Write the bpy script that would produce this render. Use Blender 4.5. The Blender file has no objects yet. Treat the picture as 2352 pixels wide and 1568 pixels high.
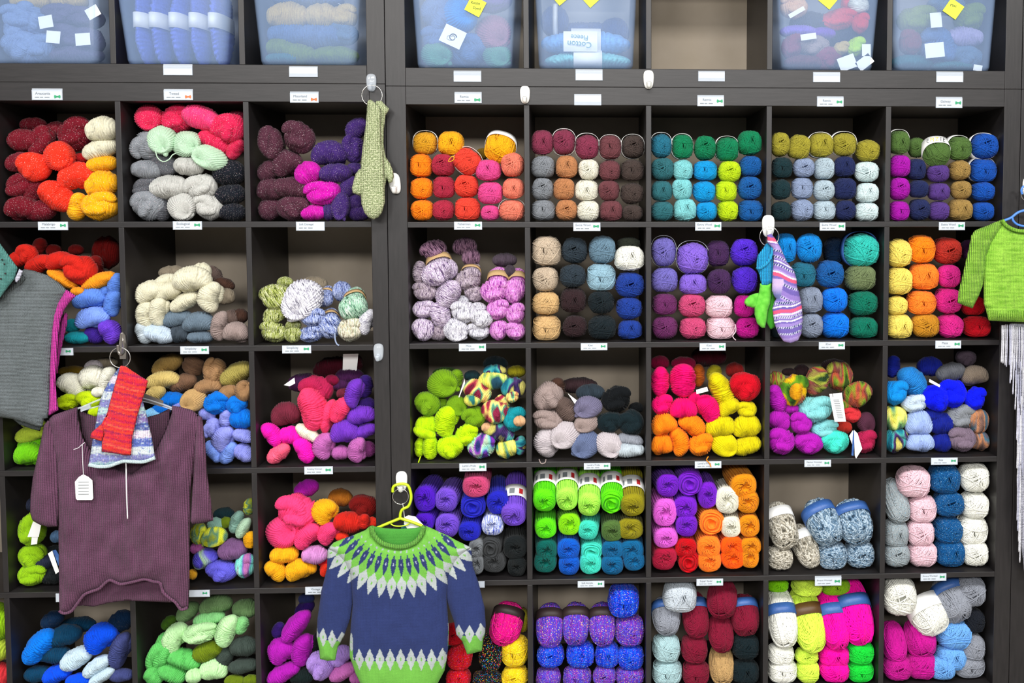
import bpy, bmesh, math, random
from mathutils import Vector, Matrix, noise
from mathutils.geometry import delaunay_2d_cdt
C = bpy.context.scene.collection
PI = math.pi
rnd = random.Random(7)
ZF = 1.79            # height of the lower units' opening origin above the room floor
# ------------------------------------------------------------------ camera (measured from the photo)
CX, CZ, CD, FP = 0.495857, -0.314655, 3.06603, 2426.2515
PITCH, YAW, ROLL = 0.0615661, 0.0480455, -0.00088734
UX, UY = 1449.952, 642.7238
_f = Vector((math.sin(YAW)*math.cos(PITCH), math.cos(YAW)*math.cos(PITCH), -math.sin(PITCH)))
_r = Vector((math.cos(YAW), -math.sin(YAW), 0)); _u = _r.cross(_f)
_R = math.cos(ROLL)*_r + math.sin(ROLL)*_u; _U = -math.sin(ROLL)*_r + math.cos(ROLL)*_u
def at(px, py, y=0.0):
    "photo pixel -> point of the vertical plane y"
    d = _f + (px-UX)/FP*_R - (py-UY)/FP*_U
    t = (y+CD)/d.y
    return Vector((CX+t*d.x, y, CZ+ZF+t*d.z))
def mpp(px, py, y=0.0):
    "metres per pixel there"
    return (at(px+10, py, y)-at(px-10, py, y)).length/20
def s2l(c): return c/12.92 if c <= .04045 else ((c+.055)/1.055)**2.4
def hexc(h): return tuple(s2l(int(h[i:i+2], 16)/255) for i in (0, 2, 4))
def link(o, parent=None):
    C.objects.link(o)
    if parent is not None: o.parent = parent
    return o
def tag(o, label=None, cat=None, group=None, kind=None):
    if label: o['label'] = label
    if cat: o['category'] = cat
    if group: o['group'] = group
    if kind: o['kind'] = kind
    return o
def empty(name, loc, label=None, cat=None, group=None, kind=None):
    o = bpy.data.objects.new(name, None); o.location = loc; o.empty_display_size = .02
    return tag(link(o), label, cat, group, kind)
def child(o, parent):
    "parent o (built in world space) to parent, keeping its place"
    M = Matrix.LocRotScale(parent.location, parent.rotation_euler, parent.scale)
    o.parent = parent; o.matrix_parent_inverse = M.inverted()
    return o
def mesh_obj(name, verts, faces, mat, parent=None, smooth=True, cols=None):
    me = bpy.data.meshes.new(name); me.from_pydata([tuple(v) for v in verts], [], faces)
    if smooth: me.polygons.foreach_set('use_smooth', [True]*len(me.polygons))
    if cols is not None:
        a = me.color_attributes.new('Col', 'FLOAT_COLOR', 'POINT')
        a.data.foreach_set('color', [x for c in cols for x in (c[0], c[1], c[2], 1)])
    me.materials.append(mat); me.update()
    o = bpy.data.objects.new(name, me); link(o)
    if parent is not None: child(o, parent)
    return o
class MB:
    def __init__(s): s.v = []; s.f = []
    def add(s, vs, fs):
        n = len(s.v); s.v += [tuple(v) for v in vs]; s.f += [tuple(i+n for i in f) for f in fs]
    def box(s, a, b):
        (x0,y0,z0),(x1,y1,z1) = a, b
        s.add([(x0,y0,z0),(x1,y0,z0),(x1,y1,z0),(x0,y1,z0),(x0,y0,z1),(x1,y0,z1),(x1,y1,z1),(x0,y1,z1)],
              [(0,3,2,1),(4,5,6,7),(0,1,5,4),(1,2,6,5),(2,3,7,6),(3,0,4,7)])
    def tube(s, pts, r, n=6, closed=False, caps=True):
        pts = [Vector(p) for p in pts]; m = len(pts); base = len(s.v); prev = None
        for i, p in enumerate(pts):
            if closed: t = pts[(i+1) % m]-pts[i-1]
            else: t = pts[min(i+1, m-1)]-pts[max(i-1, 0)]
            if t.length < 1e-9: t = Vector((0, 0, 1))
            t.normalize()
            if prev is None:
                a = Vector((0, 1, 0)) if abs(t.y) < .9 else Vector((1, 0, 0))
                u = t.cross(a).normalized()
            else:
                u = prev-t*prev.dot(t)
                u = u.normalized() if u.length > 1e-6 else t.orthogonal().normalized()
            prev = u; w = t.cross(u)
            rr = r(i/(m-1)) if callable(r) else r
            for k in range(n):
                an = 2*PI*k/n; s.v.append(tuple(p+rr*(math.cos(an)*u+math.sin(an)*w)))
        for i in range(m if closed else m-1):
            a, b = base+i*n, base+((i+1) % m)*n
            for k in range(n): s.f.append((a+k, a+(k+1) % n, b+(k+1) % n, b+k))
        if not closed and caps:
            s.f.append(tuple(base+k for k in range(n))[::-1]); s.f.append(tuple(base+(m-1)*n+k for k in range(n)))
    def grid(s, fn, nu, nv, cu=False, cv=False):
        base = len(s.v)
        for i in range(nu):
            for j in range(nv): s.v.append(tuple(fn(i, j)))
        for i in range(nu if cu else nu-1):
            for j in range(nv if cv else nv-1):
                a = base+i*nv+j; b = base+((i+1) % nu)*nv+j
                c = base+((i+1) % nu)*nv+(j+1) % nv; d = base+i*nv+(j+1) % nv
                s.f.append((a, b, c, d))
    def build(s, name, mat, parent=None, smooth=True, bevel=0):
        o = mesh_obj(name, s.v, s.f, mat, parent, smooth)
        if bevel:
            m = o.modifiers.new('b', 'BEVEL'); m.width = bevel; m.segments = 2; m.limit_method = 'ANGLE'
        return o
# ------------------------------------------------------------------ materials
def mat(name, col=(.5,.5,.5), rough=.8, **k):
    m = bpy.data.materials.new(name); m.use_nodes = True; nt = m.node_tree
    b = nt.nodes['Principled BSDF']; b.inputs['Base Color'].default_value = (*col, 1); b.inputs['Roughness'].default_value = rough
    for a, v in k.items(): b.inputs[a.replace('_', ' ')].default_value = v
    return m
def N(nt, t, **k):
    n = nt.nodes.new(t)
    for a, v in k.items():
        if a.startswith('i_'): n.inputs[a[2:].replace('_', ' ')].default_value = v
        else: setattr(n, a, v)
    return n
def noise_col(m, c1, c2, scale, stretch=(1,1,1), bump=.0, detail=4):
    nt = m.node_tree; b = nt.nodes['Principled BSDF']
    tc = N(nt, 'ShaderNodeTexCoord'); mp = N(nt, 'ShaderNodeMapping'); mp.inputs['Scale'].default_value = stretch
    nz = N(nt, 'ShaderNodeTexNoise', i_Scale=scale, i_Detail=detail); rp = N(nt, 'ShaderNodeValToRGB')
    rp.color_ramp.elements[0].position = .3; rp.color_ramp.elements[1].position = .7
    rp.color_ramp.elements[0].color = (*c1, 1); rp.color_ramp.elements[1].color = (*c2, 1)
    L = nt.links.new
    L(tc.outputs['Object'], mp.inputs[0]); L(mp.outputs[0], nz.inputs['Vector']); L(nz.outputs[0], rp.inputs[0]); L(rp.outputs[0], b.inputs['Base Color'])
    if bump:
        bp = N(nt, 'ShaderNodeBump', i_Strength=bump, i_Distance=.001); L(nz.outputs[0], bp.inputs['Height']); L(bp.outputs[0], b.inputs['Normal'])
    return m
M = {}
M['wood'] = noise_col(mat('black brown veneer', rough=.42), hexc('1d1b1c'), hexc('272425'), 14, (1, 1, 9), .15)
M['woodv'] = noise_col(mat('black brown veneer upright', rough=.42), hexc('1c1a1b'), hexc('262324'), 14, (9, 1, 1), .15)
M['back'] = noise_col(mat('taupe fibreboard', rough=.9), hexc('a89b89'), hexc('b2a595'), 8, (1,1,1), .1)
M['floor'] = noise_col(mat('grey vinyl floor', rough=.5), hexc('8a857c'), hexc('9c968c'), 5)
M['wall'] = mat('cream wall paint', hexc('cfc8b8'), .9)
M['paper'] = mat('white paper', hexc('f4f4f2'), .6)
M['card'] = mat('price card', hexc('f3f3f4'), .55)
M['ink'] = mat('grey print', hexc('7f858a'), .7)
M['darkink'] = mat('black print', hexc('2b3034'), .7)
M['greenink'] = mat('green print', hexc('2f9d6a'), .6)
M['orangeink'] = mat('orange print', hexc('e0723a'), .6)
M['redink'] = mat('red print', hexc('c2282e'), .6)
M['yellowink'] = mat('yellow print', hexc('d8c63a'), .6)
M['tealink'] = mat('teal print', hexc('3f8a92'), .6)
M['sticky'] = mat('yellow sticky note', hexc('e6f04a'), .7)
M['kraft'] = noise_col(mat('kraft paper', rough=.8), hexc('b08f62'), hexc('c2a274'), 30)
M['bluepaper'] = noise_col(mat('blue printed band', rough=.45), hexc('1b3f8c'), hexc('4a78b8'), 60)
M['brownpaper'] = noise_col(mat('brown printed band', rough=.5), hexc('3a2412'), hexc('6a4a20'), 90)
M['greypaper'] = noise_col(mat('grey printed band', rough=.5), hexc('8d9399'), hexc('d5d8dc'), 120)
M['darkpaper'] = mat('dark printed band', hexc('2b1c1c'), .6)
M['whitehook'] = mat('white plastic', hexc('f2f2ee'), .3)
M['greyhook'] = mat('brushed nickel', hexc('8d8781'), .35, Metallic=.7)
M['ring'] = mat('nickel ring', hexc('dcdad4'), .22, Metallic=.9)
M['cord'] = mat('white cord', hexc('efeef0'), .8)
M['limeplastic'] = mat('lime plastic', hexc('c4dc20'), .3)
M['blueplastic'] = mat('blue plastic', hexc('4f86dc'), .3)
def clear_mat(name, col, fac, rough=.15):
    m = mat(name, col, rough); nt = m.node_tree; b = nt.nodes['Principled BSDF']; out = nt.nodes['Material Output']
    tr = N(nt, 'ShaderNodeBsdfTransparent'); mx = N(nt, 'ShaderNodeMixShader'); mx.inputs[0].default_value = fac
    tr.inputs[0].default_value = (.96, .98, 1, 1)
    nt.links.new(tr.outputs[0], mx.inputs[1]); nt.links.new(b.outputs[0], mx.inputs[2]); nt.links.new(mx.outputs[0], out.inputs[0])
    return m
M['bin'] = clear_mat('frosted translucent plastic', hexc('b8d4ff'), .17, .2)
M['clear'] = clear_mat('clear plastic', hexc('e8eef6'), .38, .08)
def yarn_mat(name, pal=None, mode='solid', scale=1.0, rough=.85, fl=None, st=None):
    "pal: list of hex colours laid along the strands; solid takes the object's own dye colour"
    m = mat(name, rough=rough); nt = m.node_tree; L = nt.links.new; b = nt.nodes['Principled BSDF']
    b.inputs['Sheen Weight'].default_value = .08; b.inputs['Sheen Roughness'].default_value = .4
    b.inputs['Specular IOR Level'].default_value = .15
    tc = N(nt, 'ShaderNodeTexCoord'); oi = N(nt, 'ShaderNodeObjectInfo')
    ad = N(nt, 'ShaderNodeVectorMath', operation='ADD'); sc = N(nt, 'ShaderNodeVectorMath', operation='SCALE'); sc.inputs['Scale'].default_value = 37
    cb = N(nt, 'ShaderNodeCombineXYZ'); L(oi.outputs['Random'], cb.inputs[0]); L(oi.outputs['Random'], cb.inputs[2]); L(cb.outputs[0], sc.inputs[0])
    L(tc.outputs['Object'], ad.inputs[0]); L(sc.outputs[0], ad.inputs[1])
    nz = N(nt, 'ShaderNodeTexNoise', i_Scale=9.0, i_Detail=5.0, i_Roughness=.7); L(ad.outputs[0], nz.inputs['Vector'])
    if mode == 'solid':
        src = oi.outputs['Color']
    else:
        n2 = N(nt, 'ShaderNodeTexNoise', i_Scale=scale, i_Detail=(.6 if mode == 'long' else 2.0)); mp = N(nt, 'ShaderNodeMapping')
        mp.inputs['Scale'].default_value = st or ((1.5, .35, .45) if mode == 'long' else (2.8, .4, .34))
        L(ad.outputs[0], mp.inputs[0]); L(mp.outputs[0], n2.inputs['Vector'])
        rp = N(nt, 'ShaderNodeValToRGB'); cr = rp.color_ramp; n = len(pal)
        lo, hi = (.31, .69) if mode == 'long' else (.33, .67)
        for i, h in enumerate(pal):
            p = lo+(hi-lo)*i/(n-1)
            e = cr.elements[i] if i < 2 else cr.elements.new(p)
            g_ = 1.3 if mode == 'marl' else 1.12
            e.position = p; e.color = (*[c**g_ for c in hexc(h)], 1)
        L(n2.outputs[0], rp.inputs[0]); src = rp.outputs[0]
        if mode == 'long' or mode == 'marl': pass
    if fl:   # flecks of another colour spun into the strand
        vo = N(nt, 'ShaderNodeTexVoronoi', i_Scale=fl[1]); L(ad.outputs[0], vo.inputs['Vector'])
        lt = N(nt, 'ShaderNodeMath', operation='LESS_THAN'); lt.inputs[1].default_value = fl[2]; L(vo.outputs['Distance'], lt.inputs[0])
        rr = N(nt, 'ShaderNodeValToRGB'); cr = rr.color_ramp; cr.interpolation = 'CONSTANT'
        for i, h in enumerate(fl[0]):
            e = cr.elements[i] if i < 2 else cr.elements.new(i/len(fl[0]))
            e.position = i/len(fl[0]); e.color = (*hexc(h), 1)
        sx = N(nt, 'ShaderNodeSeparateXYZ'); L(vo.outputs['Color'], sx.inputs[0]); L(sx.outputs[0], rr.inputs[0])
        mx = N(nt, 'ShaderNodeMix', data_type='RGBA'); L(lt.outputs[0], mx.inputs[0]); L(src, mx.inputs[6]); L(rr.outputs[0], mx.inputs[7]); src = mx.outputs[2]
    hs = N(nt, 'ShaderNodeHueSaturation'); L(src, hs.inputs['Color'])
    mr = N(nt, 'ShaderNodeMapRange'); mr.inputs[1].default_value = .3; mr.inputs[2].default_value = .7; mr.inputs[3].default_value = .82; mr.inputs[4].default_value = 1.16
    L(nz.outputs[0], mr.inputs[0]); L(mr.outputs[0], hs.inputs['Value']); L(hs.outputs[0], b.inputs['Base Color'])
    n3 = N(nt, 'ShaderNodeTexNoise', i_Scale=26.0, i_Detail=3.0); L(ad.outputs[0], n3.inputs['Vector'])
    bp = N(nt, 'ShaderNodeBump', i_Strength=.55, i_Distance=.0016); L(n3.outputs[0], bp.inputs['Height']); L(bp.outputs[0], b.inputs['Normal'])
    return m
YM = {'solid': yarn_mat('dyed wool'),
 'tweed': yarn_mat('tweed wool', fl=(['f0e8e4','f2c8d0','ffffff','c0a0a0'], 13, .16)),
 'spark': yarn_mat('sparkle yarn', fl=(['5fc0e0','a8dcf0','3a9cd0','d8f0ff'], 17, .2), rough=.6),
 'confp': yarn_mat('purple confetti yarn', ['6a30b8','8a48c0','5a50d0','7a3ab8'], 'v', 2, fl=(['f04880','f8d860','40b8f0','ffb080','f0f0a0'], 12, .27)),
 'confb': yarn_mat('blue confetti yarn', ['1038c8','1850e0','2068e8'], 'v', 2, fl=(['f06080','f8e080','60c8f0','d070e0','f0f0f0'], 12, .24)),
 'confk': yarn_mat('black confetti yarn', ['101014','181c24','0c1018'], 'v', 2, fl=(['e83860','f8d830','2080f0','f08030','30c8a0'], 11, .33)),
 'confy': yarn_mat('yellow confetti yarn', ['f8d818','fce030','f0c810'], 'v', 2, fl=(['f08040','f0f0c0','c08050','f8a060'], 12, .22)),
 'confr': yarn_mat('red confetti yarn', ['d80828','e01830','c81028'], 'v', 2, fl=(['f8a030','e080d0','f86020','7040c0'], 12, .24)),
 'confm': yarn_mat('magenta confetti yarn', ['e01088','f0189a','d01080'], 'v', 2, fl=(['f88060','a040d0','f8c060'], 14, .2)),
 'gmarl': yarn_mat('green marled yarn', ['4a5228','8a9648','cfd690','737c40','eef0c8','5b6a38'], 'marl', 4.8),
 'bmarl': yarn_mat('blue marled yarn', ['37436e','7484bc','c8d2ee','5566a0','e4eaf8'], 'marl', 4.8),
 'mmarl': yarn_mat('mint marled yarn', ['4e7462','93bfa6','d6f0de','6f9a86','eef6ee'], 'marl', 4.1),
 'emarl': yarn_mat('ecru marled yarn', ['8a8272','cfc8b4','f4efe2','9aa890','e8d8c0'], 'marl', 4.8),
 'lmarl': yarn_mat('lilac marled yarn', ['6a5a78','b8a4c4','efe6f0','9484a4','d8c8d8'], 'marl', 5.4),
 'kmarl': yarn_mat('grey mauve marled yarn', ['54485a','948498','d8ccd4','786a7c','c0b4b8'], 'marl', 5.4),
 'smarl': yarn_mat('silver marled yarn', ['7c7a88','cfcdd8','f6f5f8','a4a2b0','e8e6ee'], 'marl', 5.4),
 'omarl': yarn_mat('orchid marled yarn', ['8a3a98','cf78cc','f4c4ea','a850b0','e8a0dc'], 'marl', 5.4),
 'wmarl': yarn_mat('blue and white marled yarn', ['4c60c8','b8c4f0','f6f8fc','7c90dc','eef2fc'], 'marl', 3.4),
 'dmarl': yarn_mat('dark mauve marled yarn', ['3a2a3c','7a5c74','b090a4','5a4258'], 'marl', 5.4),
 'stone': yarn_mat('stone striped yarn', ['6e6a60','b8b2a4','e8e4da','8a867a','d4cec0'], 'marl', 3.2, st=(.9, .9, 2.2)),
 'denim': yarn_mat('denim striped yarn', ['3c5468','7c98b0','c8d8e4','5a7890','a0b8cc'], 'marl', 3.2, st=(.9, .9, 2.2)),
 'vteal': yarn_mat('teal and plum dyed wool', ['1c6478','2a8ca0','58b4ac','5a3c78','282850','c8c070'], 'long', 1.18),
 'vyel': yarn_mat('yellow and teal dyed wool', ['3a8a88','b8cc70','e8e068','f0e888','8cb870','305c70'], 'long', 1.05),
 'vwine': yarn_mat('wine and yellow dyed wool', ['7c2440','b84058','e8d080','f0e890','58a890','902c4c'], 'long', 1.36),
 'vpurp': yarn_mat('purple and aqua dyed wool', ['8a3cb8','5848a8','90d0c8','c8dcc0','a050c0','384080'], 'long', 1.30),
 'volive': yarn_mat('olive and rust dyed wool', ['3c5020','7c9a30','b85c40','804848','a8b048','2c4a28'], 'long', 1.24),
 'vgold': yarn_mat('green and gold dyed wool', ['3c6820','6c9c28','f0c018','f8d020','c8604c','dcd0b8'], 'long', 1.18),
 'vbrown': yarn_mat('brown and blue dyed wool', ['5c4a48','8a6c60','c08860','48788c','6c6470'], 'long', 1.18),
 'vmint': yarn_mat('mint and mauve dyed wool', ['b878b0','8a70b8','70c8c0','98e0d8','a0607c'], 'long', 0.99),
 'vacid': yarn_mat('acid yellow dyed wool', ['8c9420','c8cc30','dce048','5c8c78','a0a828'], 'long', 1.12),
 'vperi': yarn_mat('periwinkle dyed wool', ['5850c0','6c68d8','8078e0','b8d8a8','6058c8'], 'long', 0.87)}
# ------------------------------------------------------------------ yarn shapes (unit size, shared mesh data)
def strands(mb, path, r, n=4): mb.tube(path, r, n, closed=True)
def ball_mesh(seed, name):
    R = random.Random(seed); mb = MB(); p = R.uniform(2.3, 2.9); q = 2.5
    def surf(d, lift=0.0):
        d = d.normalized()
        k = ((abs(d.x)**p+abs(d.z)**p)**(q/p)+abs(d.y)**q)**(-1/q)
        w = 1+.05*noise.noise(d*1.3+Vector((seed*3.1, 0, 0)))
        return d*(k*w+lift)
    nu, nv = 26, 40
    def core(i, j):
        th = PI*i/(nu-1); ph = 2*PI*j/nv
        d = Vector((math.sin(th)*math.cos(ph), -math.cos(th), math.sin(th)*math.sin(ph)))
        v = surf(d)*.94
        if th < .34: v.y += .65*(1-th/.34)**.6; 
        return v
    mb.grid(core, nu, nv, cv=True)
    ng = 17
    for g in range(ng):
        phi = g*2.399963+R.uniform(-.2, .2); eps = R.uniform(-.30, .30)
        n = Vector((math.cos(phi), eps, math.sin(phi))).normalized()
        a = Vector((0, 1, 0)); a = (a-n*a.dot(n)).normalized(); b = n.cross(a)
        off = R.uniform(.19, .55)
        for k in range(R.randint(5, 9)):
            o = off+k*.07; 
            if o > .93: break
            lift = .035*(g/ng)+R.uniform(0, .025); j1 = R.uniform(-.03, .03); ns = 34
            pts = []
            for s in range(ns):
                t = 2*PI*s/ns
                d = (math.cos(t)*a+math.sin(t)*b)*math.sqrt(max(.05, 1-o*o))+n*(o+j1*math.sin(t+k))
                pts.append(surf(d, lift))
            strands(mb, pts, R.uniform(.028, .038))
    for g in range(8):     # a few top strands standing proud
        phi = R.uniform(0, 6.28); n = Vector((math.cos(phi), R.uniform(-.4, .4), math.sin(phi))).normalized()
        a = Vector((0, 1, 0)); a = (a-n*a.dot(n)).normalized(); b = n.cross(a); o = R.uniform(.16, .6)
        pts = [surf((math.cos(2*PI*s/40)*a+math.sin(2*PI*s/40)*b)*math.sqrt(1-o*o)+n*o, .075) for s in range(40)]
        strands(mb, pts, .038)
    return mb
def skein_mesh(seed, kind):
    "front face at y=-1, back at y=+1, radius 1; strands pinwheel out of the middle and run to the back"
    R = random.Random(seed); mb = MB(); sq = R.uniform(2.2, 2.6)
    def prof(s):         # s 0..1 : centre -> rim -> along the side
        if s < .5:
            t = s/.5; r = math.sin(t*PI/2)**.8; return r, -1+.22*(1-math.cos(t*PI/2)) + (.14*(1-t/.18) if t < .18 else 0)
        t = (s-.5)/.5; r = 1-.25*max(0, t-.75)/.25
        return r, -.78+1.76*t
    def P(s, ang, lift=0):
        r, y = prof(s); x, z = math.cos(ang), math.sin(ang)
        k = (abs(x)**sq+abs(z)**sq)**(-1/sq); w = 1+.05*noise.noise(Vector((x*1.2, y, z*1.2+seed*2)))
        nx = 0 if s > .5 else 1-s/.5
        return Vector((x*k*r*w*(1+lift*(1-nx)), y-lift*nx, z*k*r*w*(1+lift*(1-nx))))
    mb.grid(lambda i, j: P(i/29, 2*PI*j/36, -.05), 30, 36, cv=True)
    mb.grid(lambda i, j: Vector((.75*i/3*math.cos(2*PI*j/24), .97, .75*i/3*math.sin(2*PI*j/24))), 4, 24, cv=True)
    if kind == 0:
        n = 30; sw = R.uniform(1.6, 2.4)*R.choice((-1, 1))
        for k in range(n):
            a0 = 2*PI*k/n+R.uniform(-.05, .05); s0 = R.choice((.03, .09, .13)); pts = []
            for i in range(34):
                s = s0+(1-s0)*i/33
                pts.append(P(s, a0+sw*(1-min(1, s/.5))**1.1+.35*max(0, s-.5), R.uniform(.0, .012)))
            mb.tube(pts, lambda t: .050+.022*min(1, t*3), 5)
    else:
        turns = R.randint(4, 5); pts = []; sw = R.choice((-1, 1)); ph = R.uniform(0, 6); ox, oz = R.uniform(-.1, .1), R.uniform(-.12, .06)
        for i in range(turns*34):
            f = i/(turns*34-1); a = ph+sw*f*turns*2*PI
            s = .05+.44*f; v = P(s, a, -.02+.11*noise.noise(Vector((a*.9, seed, f*3))))
            v.x += .05*noise.noise(Vector((a*.8, seed+5, 1))); v.z += .05*noise.noise(Vector((a*.8, seed+9, 2)))
            v.x += ox*(1-f); v.z += oz*(1-f); pts.append(v)
        mb.tube(pts, lambda t: .088+.02*math.sin(t*61+seed), 6)
        for k in range(34):
            a0 = 2*PI*k/34; pts = [P(.42+.58*i/13, a0+.5*i/13*sw, .0+R.uniform(0, .012)) for i in range(14)]
            mb.tube(pts, .06, 5)
    return mb
def norm(mb):
    xs = [[v[i] for v in mb.v] for i in range(3)]
    c = [(max(a)+min(a))/2 for a in xs]; h = [(max(a)-min(a))/2 for a in xs]
    mb.v = [tuple((v[i]-c[i])/h[i] for i in range(3)) for v in mb.v]
def lobe(mb, bend, ridges, amp, slant, R, tf=Matrix.Identity(4), fat=.42, tap=2.4, nv=30, wob=.05):
    "a bundle of strands bent along an arc; the strands wrap across it"
    ridges = int(ridges*1.15); nu = ridges*5+1; sd = R.uniform(0, 50)
    Lr = 1.0/max(bend, .001) if bend > .05 else 0
    def fn(i, j):
        u = -1+2*i/(nu-1); ph = 2*PI*j/nv
        if Lr:
            a = u*bend; c = Vector((Lr*math.sin(a), 0, Lr*(math.cos(a)-1))); nrm = Vector((math.sin(a), 0, math.cos(a)))
        else: c = Vector((u, 0, 0)); nrm = Vector((0, 0, 1))
        rad = fat*max(0, 1-abs(u)**tap)**.5
        C_, S_ = math.cos(ph), math.sin(ph)
        q = u*ridges*.5+slant*S_*1.1+slant*.9*math.cos(ph+sd)+2.4*noise.noise(Vector((u*1.9+sd, C_*1.0, S_*1.0)))
        wv = abs(math.sin(PI*q)); am = amp*(.55+1.2*abs(noise.noise(Vector((math.floor(q)*.83, sd, C_*.8)))))
        rad *= 1+am*(wv-.6)+.16*noise.noise(Vector((q*.19, sd+3, S_)))+wob*noise.noise(Vector((u*2, C_, S_+sd)))
        p = c+rad*(math.cos(ph)*nrm*1.0+math.sin(ph)*Vector((0, 1, 0)))
        return tf @ p
    mb.grid(fn, nu, nv, cv=True)
def hank_mesh(kind, seed):
    R = random.Random(seed); mb = MB()
    T = lambda x, y, z, r=0, s=1, ry=0: Matrix.Translation((x, y, z)) @ Matrix.Rotation(math.radians(-r), 4, 'Y') @ Matrix.Rotation(math.radians(ry), 4, 'Z') @ Matrix.Scale(s, 4)
    if kind == 'e': lobe(mb, R.choice((.12, .3)), R.randint(15, 19), .20, R.uniform(.8, 2.4), R, fat=.52)
    elif kind == 'n':
        lobe(mb, R.uniform(.85, 1.1), R.randint(16, 20), .20, R.uniform(.3, 1.4), R, fat=.52)
        lobe(mb, .3, 9, .2, .6, R, T(.18, .25, -.30, R.uniform(-15, 15), .62), fat=.6)
    elif kind == 't':
        lobe(mb, .2, 15, .20, 1.0, R, T(0, .25, 0, 20, .95), fat=.62)
        lobe(mb, .6, 14, .20, 1.2, R, T(0, -.05, .27, 20, .95), fat=.42); lobe(mb, .6, 14, .20, 1.2, R, T(.05, -.18, -.27, 198, .9), fat=.42)
    elif kind == 'c':
        lobe(mb, .15, 16, .20, 1.6, R, T(0, .30, -.05, R.uniform(-30, 30), .96), fat=.86)
        lobe(mb, 1.75, 24, .18, .8, R, T(0, -.16, .40, R.uniform(-60, 60), 1.05), fat=.36, tap=3)
        lobe(mb, .4, 12, .22, 1.2, R, T(R.uniform(-.1, .1), -.34, R.uniform(-.30, -.18), R.uniform(-40, 60), .58), fat=.58)
    elif kind == 'f':       # strands fan out of a pinch towards the viewer's side
        nu, nv, k = 40, 210, 35; sd = R.uniform(0, 50); px, pz = R.uniform(.45, .65), R.uniform(-.55, -.35)
        def fn(i, j):
            th = PI*i/(nu-1); ph = 2*PI*j/nv
            am = (.05+.07*abs(noise.noise(Vector((math.cos(ph)*4, math.sin(ph)*4, sd)))))*math.sin(th)**.5*(abs(math.sin(ph*k/2+3.4*th+1.1*math.sin(2*ph+sd)+1.2*noise.noise(Vector((th*2, math.cos(ph), math.sin(ph)+sd)))))-.5)
            rad = 1+am+.07*noise.noise(Vector((math.cos(ph), math.sin(ph), th+sd)))
            d = Vector((math.sin(th)*math.cos(ph), -math.cos(th), math.sin(th)*math.sin(ph)))
            v = d*rad; f = max(0, 1-th/1.5)
            v.x += px*f; v.z += pz*f; v.y += .42*max(0, 1-th/.7)
            return v
        mb.grid(fn, nu, nv, cv=True)
        lobe(mb, .5, 9, .14, 1.0, R, T(px+.1, -.45, pz-.2, R.uniform(-40, 40), .38), fat=.55)
    norm(mb); return mb
def data(mb, name, m):
    me = bpy.data.meshes.new(name); me.from_pydata(mb.v, [], mb.f)
    me.polygons.foreach_set('use_smooth', [True]*len(me.polygons)); me.materials.append(m); me.update(); return me
def nm_(mb): norm(mb); return mb
SH = {'b': [data(nm_(ball_mesh(s, 'ball')), 'wound ball', YM['solid']) for s in range(1, 9)],
      's': [data(nm_(skein_mesh(s, 1 if s == 4 else 0)), 'pull skein', YM['solid']) for s in range(1, 7)]}
for k, n in dict(e=4, n=4, t=3, c=4, f=3).items():
    SH[k] = [data(hank_mesh(k, 11*s+ord(k)), 'twisted hank', YM['solid']) for s in range(n)]
def ring_data(name, m, w=.34, r=1.0, arc=1.0, sq=2.45, n=48):
    mb = MB()
    def fn(i, j):
        a = 2*PI*i/n; x, z = math.cos(a), math.sin(a); k = (abs(x)**sq+abs(z)**sq)**(-1/sq)*r
        rr, y = [(1.0, -w), (1.02, -w), (1.02, w), (1.0, w)][j]
        return Vector((x*k*rr, y, z*k*rr))
    mb.grid(fn, n, 4, cu=True, cv=True); return data(mb, name, m)
BAND = {k: ring_data(k+' band', M[v]) for k, v in dict(w='paper', k='kraft', B='bluepaper', r='brownpaper', g='greypaper', d='darkpaper').items()}
BANDNAME = dict(w='white paper band', k='kraft paper band', B='blue printed paper band', r='brown printed paper band', g='grey printed paper band', d='dark paper band')
COL = {'umber': '7c604c', 'fawn': 'a4825f'}
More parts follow.
